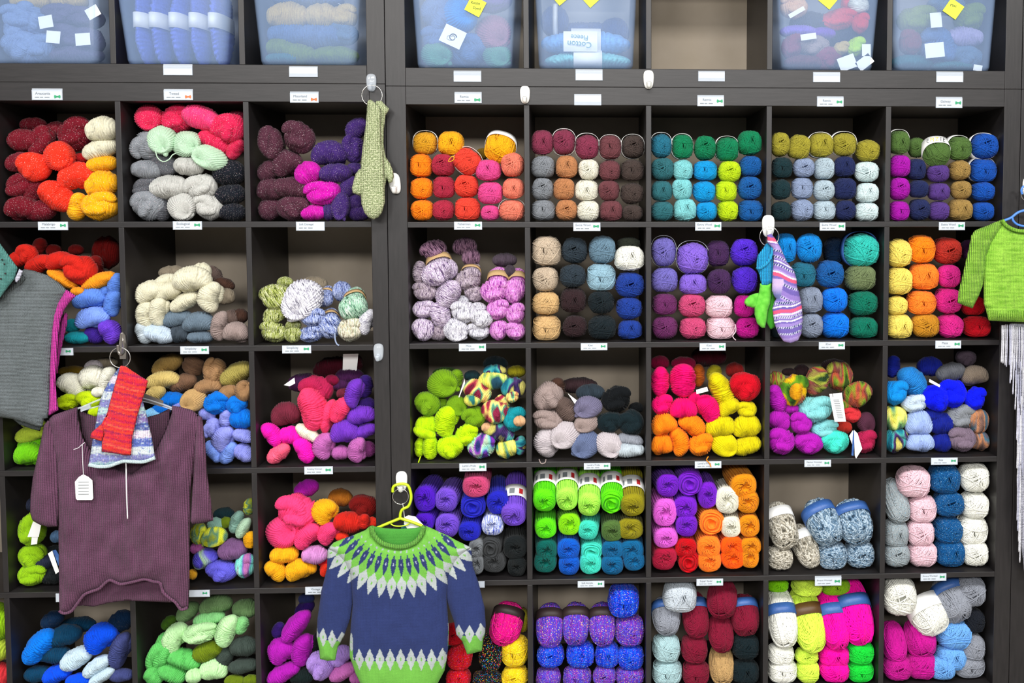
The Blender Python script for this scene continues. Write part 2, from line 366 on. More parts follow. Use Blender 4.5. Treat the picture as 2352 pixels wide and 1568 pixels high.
for ln in '''burgundy 7a1a2c|orangered e8402a|scarlet c01820|cream dcd8c2|yellow f2b41e|raspberry d8305e|pinkrose f04a84|darkraspberry 8a2040|grey 8e9298
mint bcd8be|darkgrey 62646a|lightgrey c2c2be|charcoal 20252f|plum 5a3444|magenta cc1cae|violet 4c3278|mustard d8a42c|marigold f0b420|olivegold 8a7020|orange f8901a
rose b4344e|coral e8503e|pink e0569a|salmon e88a74|maroonrose 90405a|cocoa 7a4a50|darkbrown 524642|tan c08a60|ivory e6e4d6|silver 9a9ea8
tealblue 2e7a92|green 12885e|slateteal 3a767e|aqua 8ccfd2|cyan 16a0d8|limeyellow c2dc20|deepblue 1e66a8|olivelime a8a03e|darkteal 1e3c42|periwinkle 96a4c0
iceblue b8c8d2|navy 2c3664|icewhite d4e4e6|mossgreen 5e7c42|royalblue 1c5cb4|purplemagenta b01ab0|purple 644690|khaki a88c54|red d0281e|darkred 7a1412
goldorange f0a028|cornflower 6890dc|lightcornflower 8aa8f0|teal 1c98a4|indigo 4a2c98|violetblue 7648cc|creamwhite ece8d6|palegrey bfc9d0|paleblue c6d4e2
slate 70808e|darkslate 4c5660|mushroom a2928e|darkmushroom 6e5e58|taupe 8a8070|brown 50382e|beige c8b8a4|slatecharcoal 36424c|bluegrey 7490a2
lightbluegrey 9cbccb|white eeeee6|graygreen 5c6256|navyblue 26489c|sand d4b484|espresso 3c2a2e|blackslate 1e2a30|lavenderblue 7c74bc|lavender 9070d4
eggplant 50305e|brightviolet 6034d0|mulberry 74346a|rosepink cc5482|palepink ecccd6|fuchsia c81c9a|azure 1494dc|brightazure 0c84e8|darkblue 0e3050|turquoise 3cc0b4
sage 7a8862|silverblue 949eb2|emerald 0c7c66|charcoalteal 2c3c44|paleyellow f0dc74|lightorange f89034|rust b8382c|hotpink e2349c|gold d0982e|crimson c80c28
limegreen 94dc14|chartreuse c4dc14|palelime b8cc48|applegreen 78c41c|wheat cdb878|camel c0a070|lilacblue 9aa0e4|blue 0a7cd8|palesky 90c8ec
olivewheat a89c58|darkplum 4c2050|wine 7c3044|cerise b42858|watermelon f44878|neonpink f420bc|salmonpink f46c8c|orchid c070b4|bluepurple 7c40c0|darkpurple 3a1c70
leafgreen 7ca41e|darkleaf 44681a|lime c0e414|peach e0b890|darkmauve 584c58|greyviolet 7a7690|slateblue 6c7898|palegreige c4bcc0|black 14181c|blackteal 182a30
hotcerise ec0a78|darkcerise 8a0c40|acidyellow d8cc10|rustorange a85818|darkwine 4c0c20|orchidpurple 9c2494|redcoral d84048|aubergine 5c3448|electricblue 0c20e8
skyblue 2c88cc|palelilacblue a8bce8|inkblue 1c2c94|taupelilac 847484|greybrown 807468|yellowgreen 98c420|navygrey 30364c|mintgrey 8cb0a4|periviolet 6c68d4
mauve 886490|brownorange a0641c|redbright cc2e22|paleorchid d094cc|vividviolet 5c20c4|mediumviolet 8058d0|cobalt 2c30c0|silvergrey 84888c|gunmetal 484a4c|blackgrey 202628
neongreen 6ce018|palelimegreen b4f060|olivemustard 9c9420|pine 0c6c64|mediumblue 1468cc|aquamint 50dcc8|petrol 1470a0|purplebright 8428cc|orchidpink dc6cd4|amber e89a1c
softorange fc9030|deeporange f46c10|crimsonrose b42048|brightred cc0c20|palesilver ccd4dc|paleaqua b4d0d4|maroon 8a1c3c|neonyellow dcf660|neonmagenta f808b0|brightgreen 20d848
babyblue 7cb4ec|sparklegrey a4acb0|sparkleblue 0c5c94|royal 0c5ce8|ice c8dce8|denimslate 4c5488|petroldark 0c4868|springgreen 6cc46c|sagegreen 7c9c6c|palemint c4ecb4
mintgreen 90d08c|olivegreen 74881c|charcoalgreen 48544e|magentaviolet b424b4|lilac b494dc|blackgreen 1c2c2c|dustyblue 7c94c0|dustyplum 605878|honey c8b070|stoneblue 5878a8
periblue 6c7cdc|darkperi 3c5890|dustyrose a06c7c|seagreen 5c9880|lilacgrey a8a0c8|palered d06060|greyblue 5a7898'''.replace('\n', '|').split('|'):
    a, b = ln.split(); COL[a] = b
WORDS = dict(orangered='orange-red', pinkrose='bright pink', darkraspberry='dark raspberry', darkgrey='dark grey', lightgrey='light grey', olivegold='olive gold', maroonrose='maroon rose',
 darkbrown='dark brown', tealblue='teal blue', slateteal='slate teal', limeyellow='lime yellow', deepblue='deep blue', olivelime='olive yellow', darkteal='dark teal', iceblue='ice blue',
 icewhite='icy white', mossgreen='moss green', royalblue='royal blue', purplemagenta='purple magenta', darkred='dark red', goldorange='golden orange', lightcornflower='light cornflower blue',
 cornflower='cornflower blue', violetblue='blue-violet', creamwhite='cream', palegrey='pale grey', paleblue='pale blue', darkslate='dark slate', darkmushroom='dark mushroom', slatecharcoal='slate charcoal',
 bluegrey='blue-grey', lightbluegrey='light blue-grey', graygreen='grey-green', navyblue='navy blue', blackslate='black slate', lavenderblue='lavender blue', brightviolet='bright violet', rosepink='rose pink',
 palepink='pale pink', brightazure='bright azure', darkblue='dark blue', silverblue='silver blue', charcoalteal='charcoal teal', paleyellow='pale yellow', lightorange='light orange', hotpink='hot pink',
 limegreen='lime green', palelime='pale lime', applegreen='apple green', lilacblue='lilac blue', palesky='pale sky blue', olivewheat='olive wheat', darkplum='dark plum', neonpink='neon pink', salmonpink='salmon pink',
 bluepurple='purple', darkpurple='dark purple', leafgreen='leaf green', darkleaf='dark green', darkmauve='dark mauve', greyviolet='grey-violet', slateblue='slate blue', palegreige='pale greige', blackteal='black-teal',
 hotcerise='hot cerise', darkcerise='dark cerise', acidyellow='acid yellow', rustorange='rust orange', darkwine='dark wine', orchidpurple='orchid purple', redcoral='coral red', electricblue='electric blue',
 skyblue='sky blue', palelilacblue='pale periwinkle', inkblue='ink blue', taupelilac='taupe lilac', greybrown='grey-brown', yellowgreen='yellow-green', navygrey='navy grey', mintgrey='mint grey', periviolet='periwinkle violet',
 brownorange='brown-orange', redbright='bright red', paleorchid='pale orchid', vividviolet='vivid violet', mediumviolet='medium violet', silvergrey='silver grey', blackgrey='black-grey', neongreen='neon green',
 palelimegreen='pale lime green', olivemustard='olive mustard', mediumblue='medium blue', aquamint='aqua mint', purplebright='bright purple', orchidpink='orchid pink', softorange='soft orange', deeporange='deep orange',
 crimsonrose='crimson rose', brightred='bright red', palesilver='pale silver', paleaqua='pale aqua', neonyellow='neon yellow', neonmagenta='neon magenta', brightgreen='bright green', babyblue='baby blue',
 sparklegrey='sparkly grey', sparkleblue='sparkly teal blue', royal='royal blue', ice='icy white', denimslate='denim slate', petroldark='dark petrol', springgreen='spring green', sagegreen='sage green', palemint='pale mint',
 mintgreen='mint green', olivegreen='olive green', charcoalgreen='charcoal green', magentaviolet='magenta violet', blackgreen='black-green', dustyblue='dusty blue', dustyplum='dusty plum', stoneblue='stone blue',
 periblue='periwinkle blue', darkperi='dark periwinkle', dustyrose='dusty rose', seagreen='sea green', lilacgrey='lilac grey', palered='pale red', greyblue='grey-blue',
 confp='purple confetti', confb='blue confetti', confk='black confetti', confy='yellow confetti', confr='red confetti', confm='magenta confetti', gmarl='green marled', bmarl='blue marled', mmarl='mint marled',
 emarl='ecru marled', lmarl='lilac marled', kmarl='grey-mauve marled', smarl='silver marled', omarl='orchid marled', wmarl='blue-and-white marled', dmarl='dark mauve marled', stone='stone grey striped', denim='denim blue striped',
 vteal='teal and plum variegated', vyel='yellow and teal variegated', vwine='wine and yellow variegated', vpurp='purple and aqua variegated', volive='olive and rust variegated', vgold='green and gold variegated',
 vbrown='brown and blue variegated', vmint='mint and mauve variegated', vacid='acid yellow variegated', vperi='periwinkle variegated')
# ------------------------------------------------------------------ what lies in each compartment
# line: shape cx cy w h colour [tilt [depth cm [flag]]]  in pixels of a crop (origin, scale) of the photo; b ball, o ball seen from below, s skein end, e/n/t/c/f hanks
ITEMS = '''
@L 1 0|0 220 5.227|tweed|burgundy, red and yellow tweed
e 330 345 290 180 burgundy 0 12
e 650 400 250 200 burgundy 0 9
e 70 525 360 260 burgundy 0 4
t 440 540 340 300 burgundy 30 5
c 850 450 400 400 burgundy 0 5
e 80 790 300 220 burgundy 20 3
t 60 1060 300 280 burgundy 0 3
e 350 1130 280 260 burgundy 60 4
n 70 1350 380 290 burgundy 0 1
e 440 1390 340 240 burgundy 10 2
c 355 850 350 340 orangered 0 1
f 665 720 350 340 orangered 20 1.5
n 860 965 420 330 orangered 20 1
e 620 1200 410 320 orangered -40 0
e 940 750 170 130 scarlet 0 8
e 1180 390 370 290 cream 10 1
e 1160 640 400 240 cream 20 2
e 1180 810 340 200 yellow 10 2
e 1170 1050 370 310 yellow 15 1
e 890 1330 320 230 yellow 80 2
c 1150 1340 420 340 yellow 0 0
@L 2 0|265 220 5.227|tweed|pink, grey and black tweed
e 1440 260 200 200 darkraspberry 0 8
f 370 240 300 320 raspberry 80 3
c 690 255 380 330 raspberry 0 3
e 990 235 430 280 pinkrose -20 .5
c 1330 385 390 350 raspberry 20 1
e 1150 545 370 250 raspberry -30 2
e 1410 630 260 190 raspberry 60 3
c 230 590 340 380 grey 80 2
f 530 520 340 320 mint -30 1
f 830 570 350 300 mint 20 1
f 1120 740 380 270 mint -30 0
e 270 880 340 220 grey -5 2
t 560 820 320 260 darkgrey 0 4
e 850 840 330 230 lightgrey -5 1
t 300 1080 300 230 darkgrey 0 3
e 605 1090 440 290 lightgrey 5 .5
c 1000 1090 340 320 lightgrey 40 1
c 245 1330 380 350 grey 0 1
e 525 1360 290 210 darkgrey 88 3
f 770 1340 330 330 lightgrey 0 .5
c 1090 1350 320 310 lightgrey 0 1
e 1330 920 360 320 charcoal 0 2
e 1350 1180 340 260 charcoal 10 2
e 1380 1400 300 210 charcoal 0 2
@L 3 0|565 220 5.227|tweed|plum, magenta and purple tweed
t 220 560 340 330 plum 60 1
c 610 490 350 370 plum 0 1
n 460 800 340 320 plum 30 2
e 220 900 270 230 plum 40 3
n 190 1130 290 280 plum 0 2
e 510 1100 410 250 plum -8 .5
e 195 1380 270 250 plum 30 3
c 540 1360 370 290 plum 0 1
e 720 930 300 280 magenta 30 1
c 900 1170 400 300 magenta 15 0
e 795 1415 290 190 magenta 5 1
n 970 690 400 310 violet 5 2
e 1310 385 280 220 violet 40 5
c 1280 640 310 270 violet 80 4
e 1050 925 370 230 violet 5 1
e 1290 870 170 150 violet 0 5
e 1210 1090 270 190 violet 60 3
f 1120 1340 320 210 violet 80 .5
e 980 1400 140 210 violet 0 2
e 1290 1280 180 200 violet 0 4
e 1340 1430 250 180 violet 0 4
@R 1 0|920 240 5.407|solid|orange, coral and salmon
b 290 475 300 290 mustard 0 3 w
b 612 475 330 310 marigold 0 2
b 1010 610 150 150 olivegold 0 13
o 1230 530 390 320 marigold -15 2 w
b 240 755 280 290 orange
b 515 750 290 280 rose
b 815 700 340 320 coral -40 0 w
b 1080 815 320 270 pink
b 1385 745 300 310 salmon
b 240 1035 290 280 orange
b 525 1025 280 280 rose
b 805 1010 300 290 coral
b 1105 1095 320 290 pink
b 1395 1040 280 260 salmon
b 240 1310 300 270 orange
b 520 1310 280 270 rose
b 820 1300 320 300 coral
b 1105 1345 240 200 pink 0 2
b 1375 1315 320 270 salmon 0 .5 w
@R 2 0|1205 240 5.407|solid|maroon, grey and tan
b 205 465 285 315 maroonrose
b 485 465 290 320 maroonrose 0 1 w
b 775 520 300 310 maroonrose 0 1 w
b 1065 530 280 300 cocoa 0 1 w
b 1355 520 285 290 darkbrown 0 2 w
b 225 770 300 280 grey
b 520 770 280 290 tan
b 795 805 270 270 ivory
b 1060 815 275 270 cocoa
b 1345 815 290 270 darkbrown
b 205 1050 280 285 grey
b 485 1045 275 285 tan
b 770 1060 300 265 ivory
b 1050 1065 275 270 cocoa
b 1340 1100 300 270 darkbrown
b 225 1315 300 260 grey
b 515 1310 280 270 tan
b 790 1315 285 265 ivory
b 1075 1320 290 270 cocoa
b 1345 1350 270 210 darkbrown
@R 3 0|1485 240 5.407|solid|green, turquoise and lime
b 190 505 265 300 tealblue 0 1 w
b 455 520 265 300 green 0 1 w
b 735 535 280 305 green
b 1015 550 290 300 green 0 1 w
b 1295 470 310 310 green
b 205 800 300 290 slateteal
b 460 810 260 270 aqua
b 740 820 300 250 cyan
b 1040 830 290 270 limeyellow
b 1305 760 280 260 deepblue
b 195 1070 270 260 slateteal
b 450 1050 265 290 aqua
b 725 1075 285 270 cyan
b 1000 1075 270 260 limeyellow
b 1295 1035 310 300 deepblue
b 200 1320 280 250 slateteal
b 485 1310 290 290 aqua
b 755 1325 275 255 cyan
b 1020 1320 260 275 limeyellow
b 1310 1315 310 270 deepblue
@R 4 0|1765 240 5.407|solid|olive, navy and icy blue
b 160 490 240 300 olivelime
b 400 520 280 310 olivelime -10
b 675 500 310 300 olivelime 0 1 w
b 965 490 310 290 olivelime 0 1 w
b 1255 565 310 270 olivelime
b 185 780 260 260 darkteal
b 455 780 270 250 periwinkle
b 710 790 255 280 iceblue
b 965 770 270 260 navy
b 1240 830 320 260 icewhite
b 170 1050 250 260 darkteal
b 435 1040 270 270 periwinkle
b 705 1065 265 260 iceblue
b 970 1040 290 280 navy
b 1250 1095 290 250 icewhite
b 175 1330 260 250 darkteal
b 435 1315 280 280 periwinkle
b 710 1325 280 260 iceblue
b 975 1315 260 260 navy
b 1240 1345 300 240 icewhite
@R 5 0|2035 240 5.407|solid|moss, purple and royal blue
b 190 465 260 290 mossgreen 0 1 w
b 400 530 210 250 mossgreen 0 5
o 660 590 330 330 mossgreen 0 0 W
b 940 540 290 290 mossgreen 0 1 w
b 1260 515 330 310 royalblue 0 0 w
b 195 760 270 280 purplemagenta
b 405 800 220 260 navy 0 2
b 675 850 280 230 purple
b 945 810 260 250 khaki
b 1250 815 330 290 royalblue 0 1 w
b 190 1045 260 280 purplemagenta
b 430 1045 240 220 navy
b 685 1080 270 220 purple
b 960 1060 260 240 khaki
b 1235 1075 290 240 royalblue
b 185 1325 250 250 purplemagenta
b 440 1305 260 270 navy
b 680 1320 260 240 purple
b 955 1305 295 270 khaki
b 1230 1325 280 240 royalblue
@L 1 1|0 520 5.407|solid|red, orange and cornflower wool
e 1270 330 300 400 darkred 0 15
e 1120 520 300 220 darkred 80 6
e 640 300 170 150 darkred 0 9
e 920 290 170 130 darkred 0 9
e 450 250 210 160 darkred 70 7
c 300 350 230 250 redbright 0 3
e 180 410 180 180 redbright 0 3
e 440 470 330 200 redbright 25 2
n 690 430 320 220 redbright 15 2
c 930 545 380 370 redbright 0 0
e 740 655 390 150 goldorange -32 2
e 1180 680 410 180 goldorange 22 2
e 940 810 150 110 goldorange 0 1
n 1060 900 380 270 cornflower 15 1
e 1270 850 230 190 cornflower 80 4
e 1400 740 300 170 cornflower 80 3
n 1370 960 310 210 cornflower 80 2
n 1100 1140 400 260 lightcornflower 15 .5
e 870 1240 170 170 teal 0 4
e 930 1395 290 160 teal 0 2
e 1140 1380 230 190 indigo -30 3
n 1330 1330 300 260 violetblue -60 .5
@L 2 1|275 520 5.227|solid|cream and grey wool
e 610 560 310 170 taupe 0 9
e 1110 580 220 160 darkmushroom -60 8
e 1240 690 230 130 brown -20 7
e 960 545 210 210 cream 0 5
n 540 660 270 170 cream 15 5
n 240 790 350 260 cream 25 2
n 535 790 320 230 cream 20 3
n 830 640 430 310 cream 5 0
e 740 910 350 190 cream 30 2
n 1050 850 350 270 cream 80 .5
e 1250 840 210 190 taupe 0 5
n 220 1065 310 250 cream 88 2
n 430 1030 330 220 cream 85 1.5
e 180 1300 260 190 palegrey -70 2
e 430 1315 350 220 paleblue -15 1
e 650 1110 350 190 slate 10 3
n 920 1160 380 250 slate 5 1.5
e 690 1310 220 210 darkslate 0 3
e 940 1350 290 150 slate 0 2
n 1175 1200 340 210 mushroom 80 1.5
e 1320 1100 170 190 darkmushroom 0 4
e 1430 1080 170 170 brown 0 5
n 1370 1300 300 250 mushroom 0 1
@L 3 1|570 520 5.227|gmarl|marled green, white and blue
e 430 670 180 130 gmarl 0 8
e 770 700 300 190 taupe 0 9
t 265 845 330 320 gmarl 30 2
t 300 1060 270 210 gmarl 0 3
c 290 1275 300 250 gmarl 0 2
e 530 1190 170 130 gmarl 0 4
c 525 1310 200 180 gmarl 0 2
f 620 880 490 430 smarl 30 .5
e 900 870 190 190 bmarl 0 6 k
e 1110 780 210 230 bmarl 0 7
c 760 1100 290 220 bmarl 0 1
c 730 1300 280 200 bmarl 0 2
c 960 1210 280 280 bmarl 30 2 k
e 1240 980 320 300 mmarl 20 1 k
c 1210 1290 290 280 emarl 0 1
n 1410 1150 300 190 smarl 70 2
@R 1 1|925 520 5.407|lmarl|marled lilac and orchid
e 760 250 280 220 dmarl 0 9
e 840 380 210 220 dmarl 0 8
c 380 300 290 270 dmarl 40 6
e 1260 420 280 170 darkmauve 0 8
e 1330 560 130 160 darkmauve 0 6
e 180 570 260 160 kmarl 85 3
e 555 540 220 250 lmarl 0 4
c 410 590 380 290 lmarl 20 1 K
c 240 820 290 240 kmarl 0 3
e 550 840 340 290 lmarl 60 1
c 805 660 300 270 kmarl 0 3 k
c 880 840 220 200 kmarl 0 4
c 230 1040 270 220 lmarl 0 2
c 460 1110 290 250 lmarl 80 1.5
c 215 1295 260 270 lmarl 0 1
e 430 1330 210 190 kmarl 0 3
c 750 1075 300 270 smarl 0 1
e 740 920 160 120 smarl 0 5
c 950 1010 160 130 smarl 0 4
c 970 1150 260 220 smarl 0 .5
f 650 1305 290 270 smarl 0 1
c 930 1320 260 210 smarl 0 2
c 1125 800 320 300 omarl 0 1 K
c 1390 810 260 300 omarl 0 2 K
c 1175 1040 260 250 omarl 0 1
c 1405 1085 230 260 omarl 0 1
c 1190 1305 220 240 omarl 0 2
c 1400 1320 230 220 omarl 0 1
@R 2 1|1210 520 5.407|solid|beige, slate and white
b 1270 230 300 200 graygreen 0 10
b 240 310 370 380 beige
b 590 300 330 330 slatecharcoal 0 3
b 940 290 340 350 bluegrey 0 2
b 1280 400 380 320 white 0 0
b 225 660 340 320 beige
b 570 620 340 300 slatecharcoal
b 925 635 370 340 lightbluegrey
b 1285 730 370 320 navyblue
b 230 960 350 300 sand
b 575 920 330 310 espresso
b 925 950 340 300 blackslate
b 1275 1020 330 290 navyblue
b 240 1270 360 320 sand
b 595 1250 310 280 espresso
b 940 1260 360 300 blackslate
b 1285 1290 310 250 navyblue
@R 3 1|1490 520 5.407|solid|lavender, violet and pink
b 195 320 310 370 lavenderblue 0 1 g
b 560 400 400 400 lavender 0 0 g
b 870 340 290 330 eggplant 0 3
b 1200 325 350 340 brightviolet
b 205 670 340 320 lavenderblue
b 560 720 350 270 lavender
b 890 690 310 320 eggplant
b 1210 670 320 340 brightviolet
b 205 975 310 270 mulberry
b 545 990 345 300 rosepink
b 885 1000 350 290 palepink
b 1200 995 260 270 fuchsia
b 210 1270 330 300 mulberry
b 560 1280 340 290 rosepink
b 905 1275 360 290 palepink
b 1235 1280 300 280 fuchsia
@R 4 1|1760 520 5.407|solid|blue and emerald
b 870 300 270 330 darkblue 0 9
b 260 270 260 370 azure 0 3
b 555 275 330 370 azure
b 1230 300 430 420 turquoise 0 0 B
b 480 600 310 310 tealblue 0 2
b 815 595 350 340 deepblue
b 1200 640 380 330 sage
b 570 920 300 330 silverblue
b 870 920 330 320 brightazure
b 1235 960 370 320 emerald
b 150 1330 210 160 charcoalteal 0 5
b 580 1250 290 320 silverblue
b 880 1250 350 330 brightazure
b 1235 1270 350 270 emerald
@R 5 1|2030 520 4.87|solid|yellow, orange and hot pink
b 960 260 150 220 darkplum 0 9
b 195 300 300 320 paleyellow
b 450 255 300 310 orange
b 740 275 310 300 rust 0 2
b 195 615 300 310 paleyellow
b 480 565 330 300 lightorange
b 755 560 260 260 hotpink
b 165 890 240 220 paleyellow 0 2
b 450 860 320 270 lightorange
b 750 835 290 290 hotpink
b 1030 890 250 220 crimson 0 2
b 195 1130 300 270 paleyellow
b 490 1120 320 280 gold
b 770 1120 290 270 hotpink
b 1070 1130 300 240 crimson
@L 1 2|0 800 5.227|solid|white, chartreuse and apple green wool
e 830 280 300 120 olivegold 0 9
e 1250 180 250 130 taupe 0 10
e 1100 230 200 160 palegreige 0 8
n 820 450 330 270 ivory -30 4
n 1080 370 320 300 ivory 0 4
e 1250 370 280 190 ivory 70 3
e 1160 530 150 120 ivory 0 2
c 780 650 250 190 chartreuse 0 3
c 1040 625 280 200 chartreuse 0 2
e 1130 780 170 140 chartreuse 0 2
e 250 910 260 120 palelime 0 7
e 220 1050 310 190 palelime 15 3
e 450 1020 210 140 palelime 0 4
e 350 1165 330 190 applegreen 0 4
n 190 1340 340 280 applegreen 10 1
e 430 1340 170 210 applegreen 0 3
@L 2 2|300 790 5.227|solid|wheat, blue and lilac-blue wool
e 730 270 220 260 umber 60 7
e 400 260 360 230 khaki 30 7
n 350 450 390 220 wheat 10 3
e 270 600 230 170 wheat 30 2
e 600 480 310 210 umber 20 5
c 980 340 310 250 fawn 70 4
n 900 525 310 190 fawn 10 3
e 1230 370 390 240 olivewheat 30 3
f 740 680 270 250 camel 0 1.5
e 1150 590 220 170 fawn 20 2
f 1340 570 260 200 fawn 80 1
e 460 690 310 200 blue 0 3
e 340 800 210 140 blue 0 3
e 250 860 210 160 palesky 0 2
c 1000 720 300 270 blue 0 1
c 1250 740 240 230 blue 0 1.5
e 1320 910 270 240 blue 0 1
e 580 740 170 100 lilacblue 0 3
e 900 850 190 140 lilacblue -20 3
e 1130 900 200 160 lilacblue 80 2
c 960 1020 230 190 lilacblue 80 1.5
n 1080 1150 310 240 lilacblue 70 .5
e 1330 1110 240 160 lilacblue -20 1
e 980 1300 270 170 lightcornflower -60 1
e 1150 1320 270 180 lightcornflower 60 1
e 1340 1320 240 200 lilacblue -30 1
@L 3 2|580 790 5.227|solid|plum, watermelon pink and purple wool
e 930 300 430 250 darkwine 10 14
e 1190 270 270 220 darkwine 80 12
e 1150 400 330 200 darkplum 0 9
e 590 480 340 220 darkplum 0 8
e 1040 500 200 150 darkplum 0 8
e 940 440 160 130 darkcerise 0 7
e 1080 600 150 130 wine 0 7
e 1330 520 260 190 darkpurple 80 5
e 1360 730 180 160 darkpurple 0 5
n 370 860 330 290 wine 20 3
c 750 560 350 340 cerise 20 4
n 690 800 490 340 watermelon -80 0
n 880 880 400 160 watermelon 75 2
e 1030 805 310 200 watermelon 60 1
n 1200 600 340 210 bluepurple 75 1
n 1290 870 330 230 bluepurple 10 2
n 1080 1065 320 280 bluepurple 10 1
e 1350 1050 250 160 bluepurple 20 3
n 210 1100 300 200 neonpink -55 1
e 430 1110 270 210 neonpink -5 2
n 600 1290 310 220 neonpink -60 .5
e 640 1075 290 150 creamwhite -35 2
e 290 1330 290 190 salmonpink 40 1
n 830 1240 310 240 orchid 80 1
e 1040 1315 200 170 orchid 0 3
n 1240 1290 290 220 orchid 80 1
e 1380 1270 180 170 mulberry -60 4
@R 1 2|930 790 5.407|solid|lime green and variegated
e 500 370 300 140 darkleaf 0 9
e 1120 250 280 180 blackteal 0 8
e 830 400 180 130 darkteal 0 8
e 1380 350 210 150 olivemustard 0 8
f 460 500 370 320 leafgreen 20 3
e 620 450 240 170 leafgreen 80 5
c 270 760 290 290 leafgreen 0 2
f 640 770 250 230 leafgreen 0 3
c 860 925 260 280 leafgreen 30 1.5
e 450 740 140 140 leafgreen 0 6
e 1110 340 260 150 vteal 0 5
e 260 1020 270 240 lime 0 2
n 500 980 370 280 lime 80 .5
e 220 1110 270 140 lime -20 1
c 760 1140 270 270 lime 0 1.5
e 170 1290 230 130 lime 85 3
e 300 1320 290 190 lime 88 1
c 550 1310 310 280 lime 0 .5
e 1090 460 340 220 vyel 0 3
e 1350 560 290 250 vteal 0 2
c 1330 665 150 140 vwine 0 1
e 890 590 340 260 vwine -30 1.5
e 830 700 190 150 vyel 0 1
c 1200 760 220 190 vwine -50 3
c 1110 860 310 280 vwine 0 .5
c 1380 950 270 310 teal 0 1
e 1430 965 140 130 peach 0 -1
e 1160 1110 370 220 vteal -20 1
e 1010 1040 120 110 peach 0 2
c 940 1290 330 300 vpurp 0 .5
e 1260 1310 250 240 vyel 20 1
e 1440 1270 220 150 vteal 85 2
@R 2 2|1210 790 5.407|solid|greige, grey-violet and black
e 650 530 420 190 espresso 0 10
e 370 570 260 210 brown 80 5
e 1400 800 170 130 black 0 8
c 240 670 350 340 mushroom 60 2
e 480 820 320 230 darkmushroom -50 2
c 240 965 350 260 mushroom 0 1.5
f 480 1140 350 310 palegreige 0 .5
f 740 990 280 210 mushroom 0 2
n 220 1270 350 310 palegreige 80 1
e 790 620 330 210 slatecharcoal 0 6
f 760 790 330 250 greyviolet 0 2
f 730 1270 340 320 slateblue 0 1
f 1010 1270 290 320 palegreige 80 1
e 1290 1200 300 160 silver -10 2
e 1280 1350 380 180 palegrey 0 .5
c 1110 700 340 320 black 0 3
c 1030 990 310 250 blackteal 0 2
c 1330 1000 300 320 blackteal 30 1.5
@R 3 2|1490 790 5.407|solid|hot cerise, orange and acid yellow
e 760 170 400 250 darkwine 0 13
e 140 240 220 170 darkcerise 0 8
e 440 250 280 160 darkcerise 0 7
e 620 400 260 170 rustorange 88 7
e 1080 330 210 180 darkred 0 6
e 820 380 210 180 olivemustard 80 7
e 130 480 340 220 hotcerise 88 2
e 430 470 380 320 hotcerise 88 1
c 170 760 240 250 hotcerise 0 2
n 440 820 320 270 hotcerise 0 1
n 750 820 350 270 hotcerise -60 1
e 570 680 140 150 hotcerise 0 3
c 1220 550 360 340 crimson 0 1
e 920 600 450 260 acidyellow -65 2
n 1000 790 270 210 acidyellow 30 1.5
c 1230 830 230 210 acidyellow 0 2
n 900 1040 350 290 acidyellow 5 1
n 1240 1040 330 300 acidyellow 10 1
f 940 1300 310 270 acidyellow 0 1
e 1260 1300 340 230 acidyellow 15 .5
n 190 1010 300 270 orange 20 1
n 160 1290 260 270 orange 0 1.5
n 550 1020 330 240 orange -30 1
n 390 1240 340 230 orange -80 1
c 650 1290 280 280 orange 0 .5
@R 4 2|1760 790 5.407|solid|magenta, aqua and rust variegated
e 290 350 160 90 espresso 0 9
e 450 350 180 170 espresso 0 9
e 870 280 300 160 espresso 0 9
e 140 460 200 210 volive 0 6
c 650 470 330 280 volive 80 3
c 930 420 320 360 volive 0 5
e 1000 770 150 150 volive 0 5
c 360 590 320 370 vgold 0 1
e 380 600 190 150 marigold 88 -1
c 1160 640 310 300 volive 0 2
e 120 690 320 210 magentaviolet -70 2
e 320 810 170 130 magentaviolet 0 4
n 170 960 270 260 magentaviolet -30 2
c 450 1000 260 280 magentaviolet 0 1
c 200 1260 320 330 magentaviolet 0 .5
c 550 1270 340 260 magentaviolet 0 1
c 640 830 400 320 aqua 0 1
c 740 1070 300 230 aqua 0 2
c 870 1230 330 280 aquamint 0 1
c 1080 890 210 190 redcoral 0 4
e 980 1040 180 160 rust 0 4
f 1250 980 230 200 aubergine 80 4
c 1270 1230 250 280 cerise 0 2
@R 5 2|2020 780 4.723|solid|electric blue, pale blue and grey
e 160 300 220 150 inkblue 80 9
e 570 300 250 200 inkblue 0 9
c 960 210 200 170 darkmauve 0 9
e 390 470 330 270 skyblue -50 3
c 180 590 240 260 azure 0 1
e 800 360 290 180 darkgrey 15 5
n 1070 400 270 210 greybrown 5 4
c 400 700 260 190 paleblue 0 2
c 640 650 250 290 electricblue 30 1
c 820 600 290 300 electricblue 0 2
c 1060 650 200 240 electricblue 0 2
c 190 870 240 270 vyel 0 2
c 190 1140 230 250 vteal 0 1
n 450 920 270 280 palelilacblue 0 1
n 460 1160 290 220 palelilacblue 0 1
e 590 830 210 150 inkblue 0 4
e 690 920 250 230 inkblue 0 3
e 700 1150 200 200 inkblue 0 3
c 900 850 280 270 grey 0 3
c 1135 900 220 270 vbrown 0 3
c 920 1110 290 260 taupelilac 0 1
n 1150 1150 190 210 vbrown 0 3
@L 1 3|0 1070 5.227|solid|yellow-green and navy-black wool
e 350 480 90 160 navygrey 0 8
e 620 1080 260 200 blackgrey 0 6
e 660 860 140 140 greyblue 0 6
c 230 790 300 400 yellowgreen 0 1.5
c 240 1115 300 290 yellowgreen 0 2
c 275 1400 330 260 yellowgreen 0 1
e 440 1190 310 220 navygrey 20 3
e 590 1370 250 200 blackgrey 0 3
@L 2 3|300 1070 5.227|solid|periwinkle, mauve and yellow variegated wool
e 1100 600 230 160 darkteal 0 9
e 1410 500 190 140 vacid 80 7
c 790 830 190 260 vacid 0 2
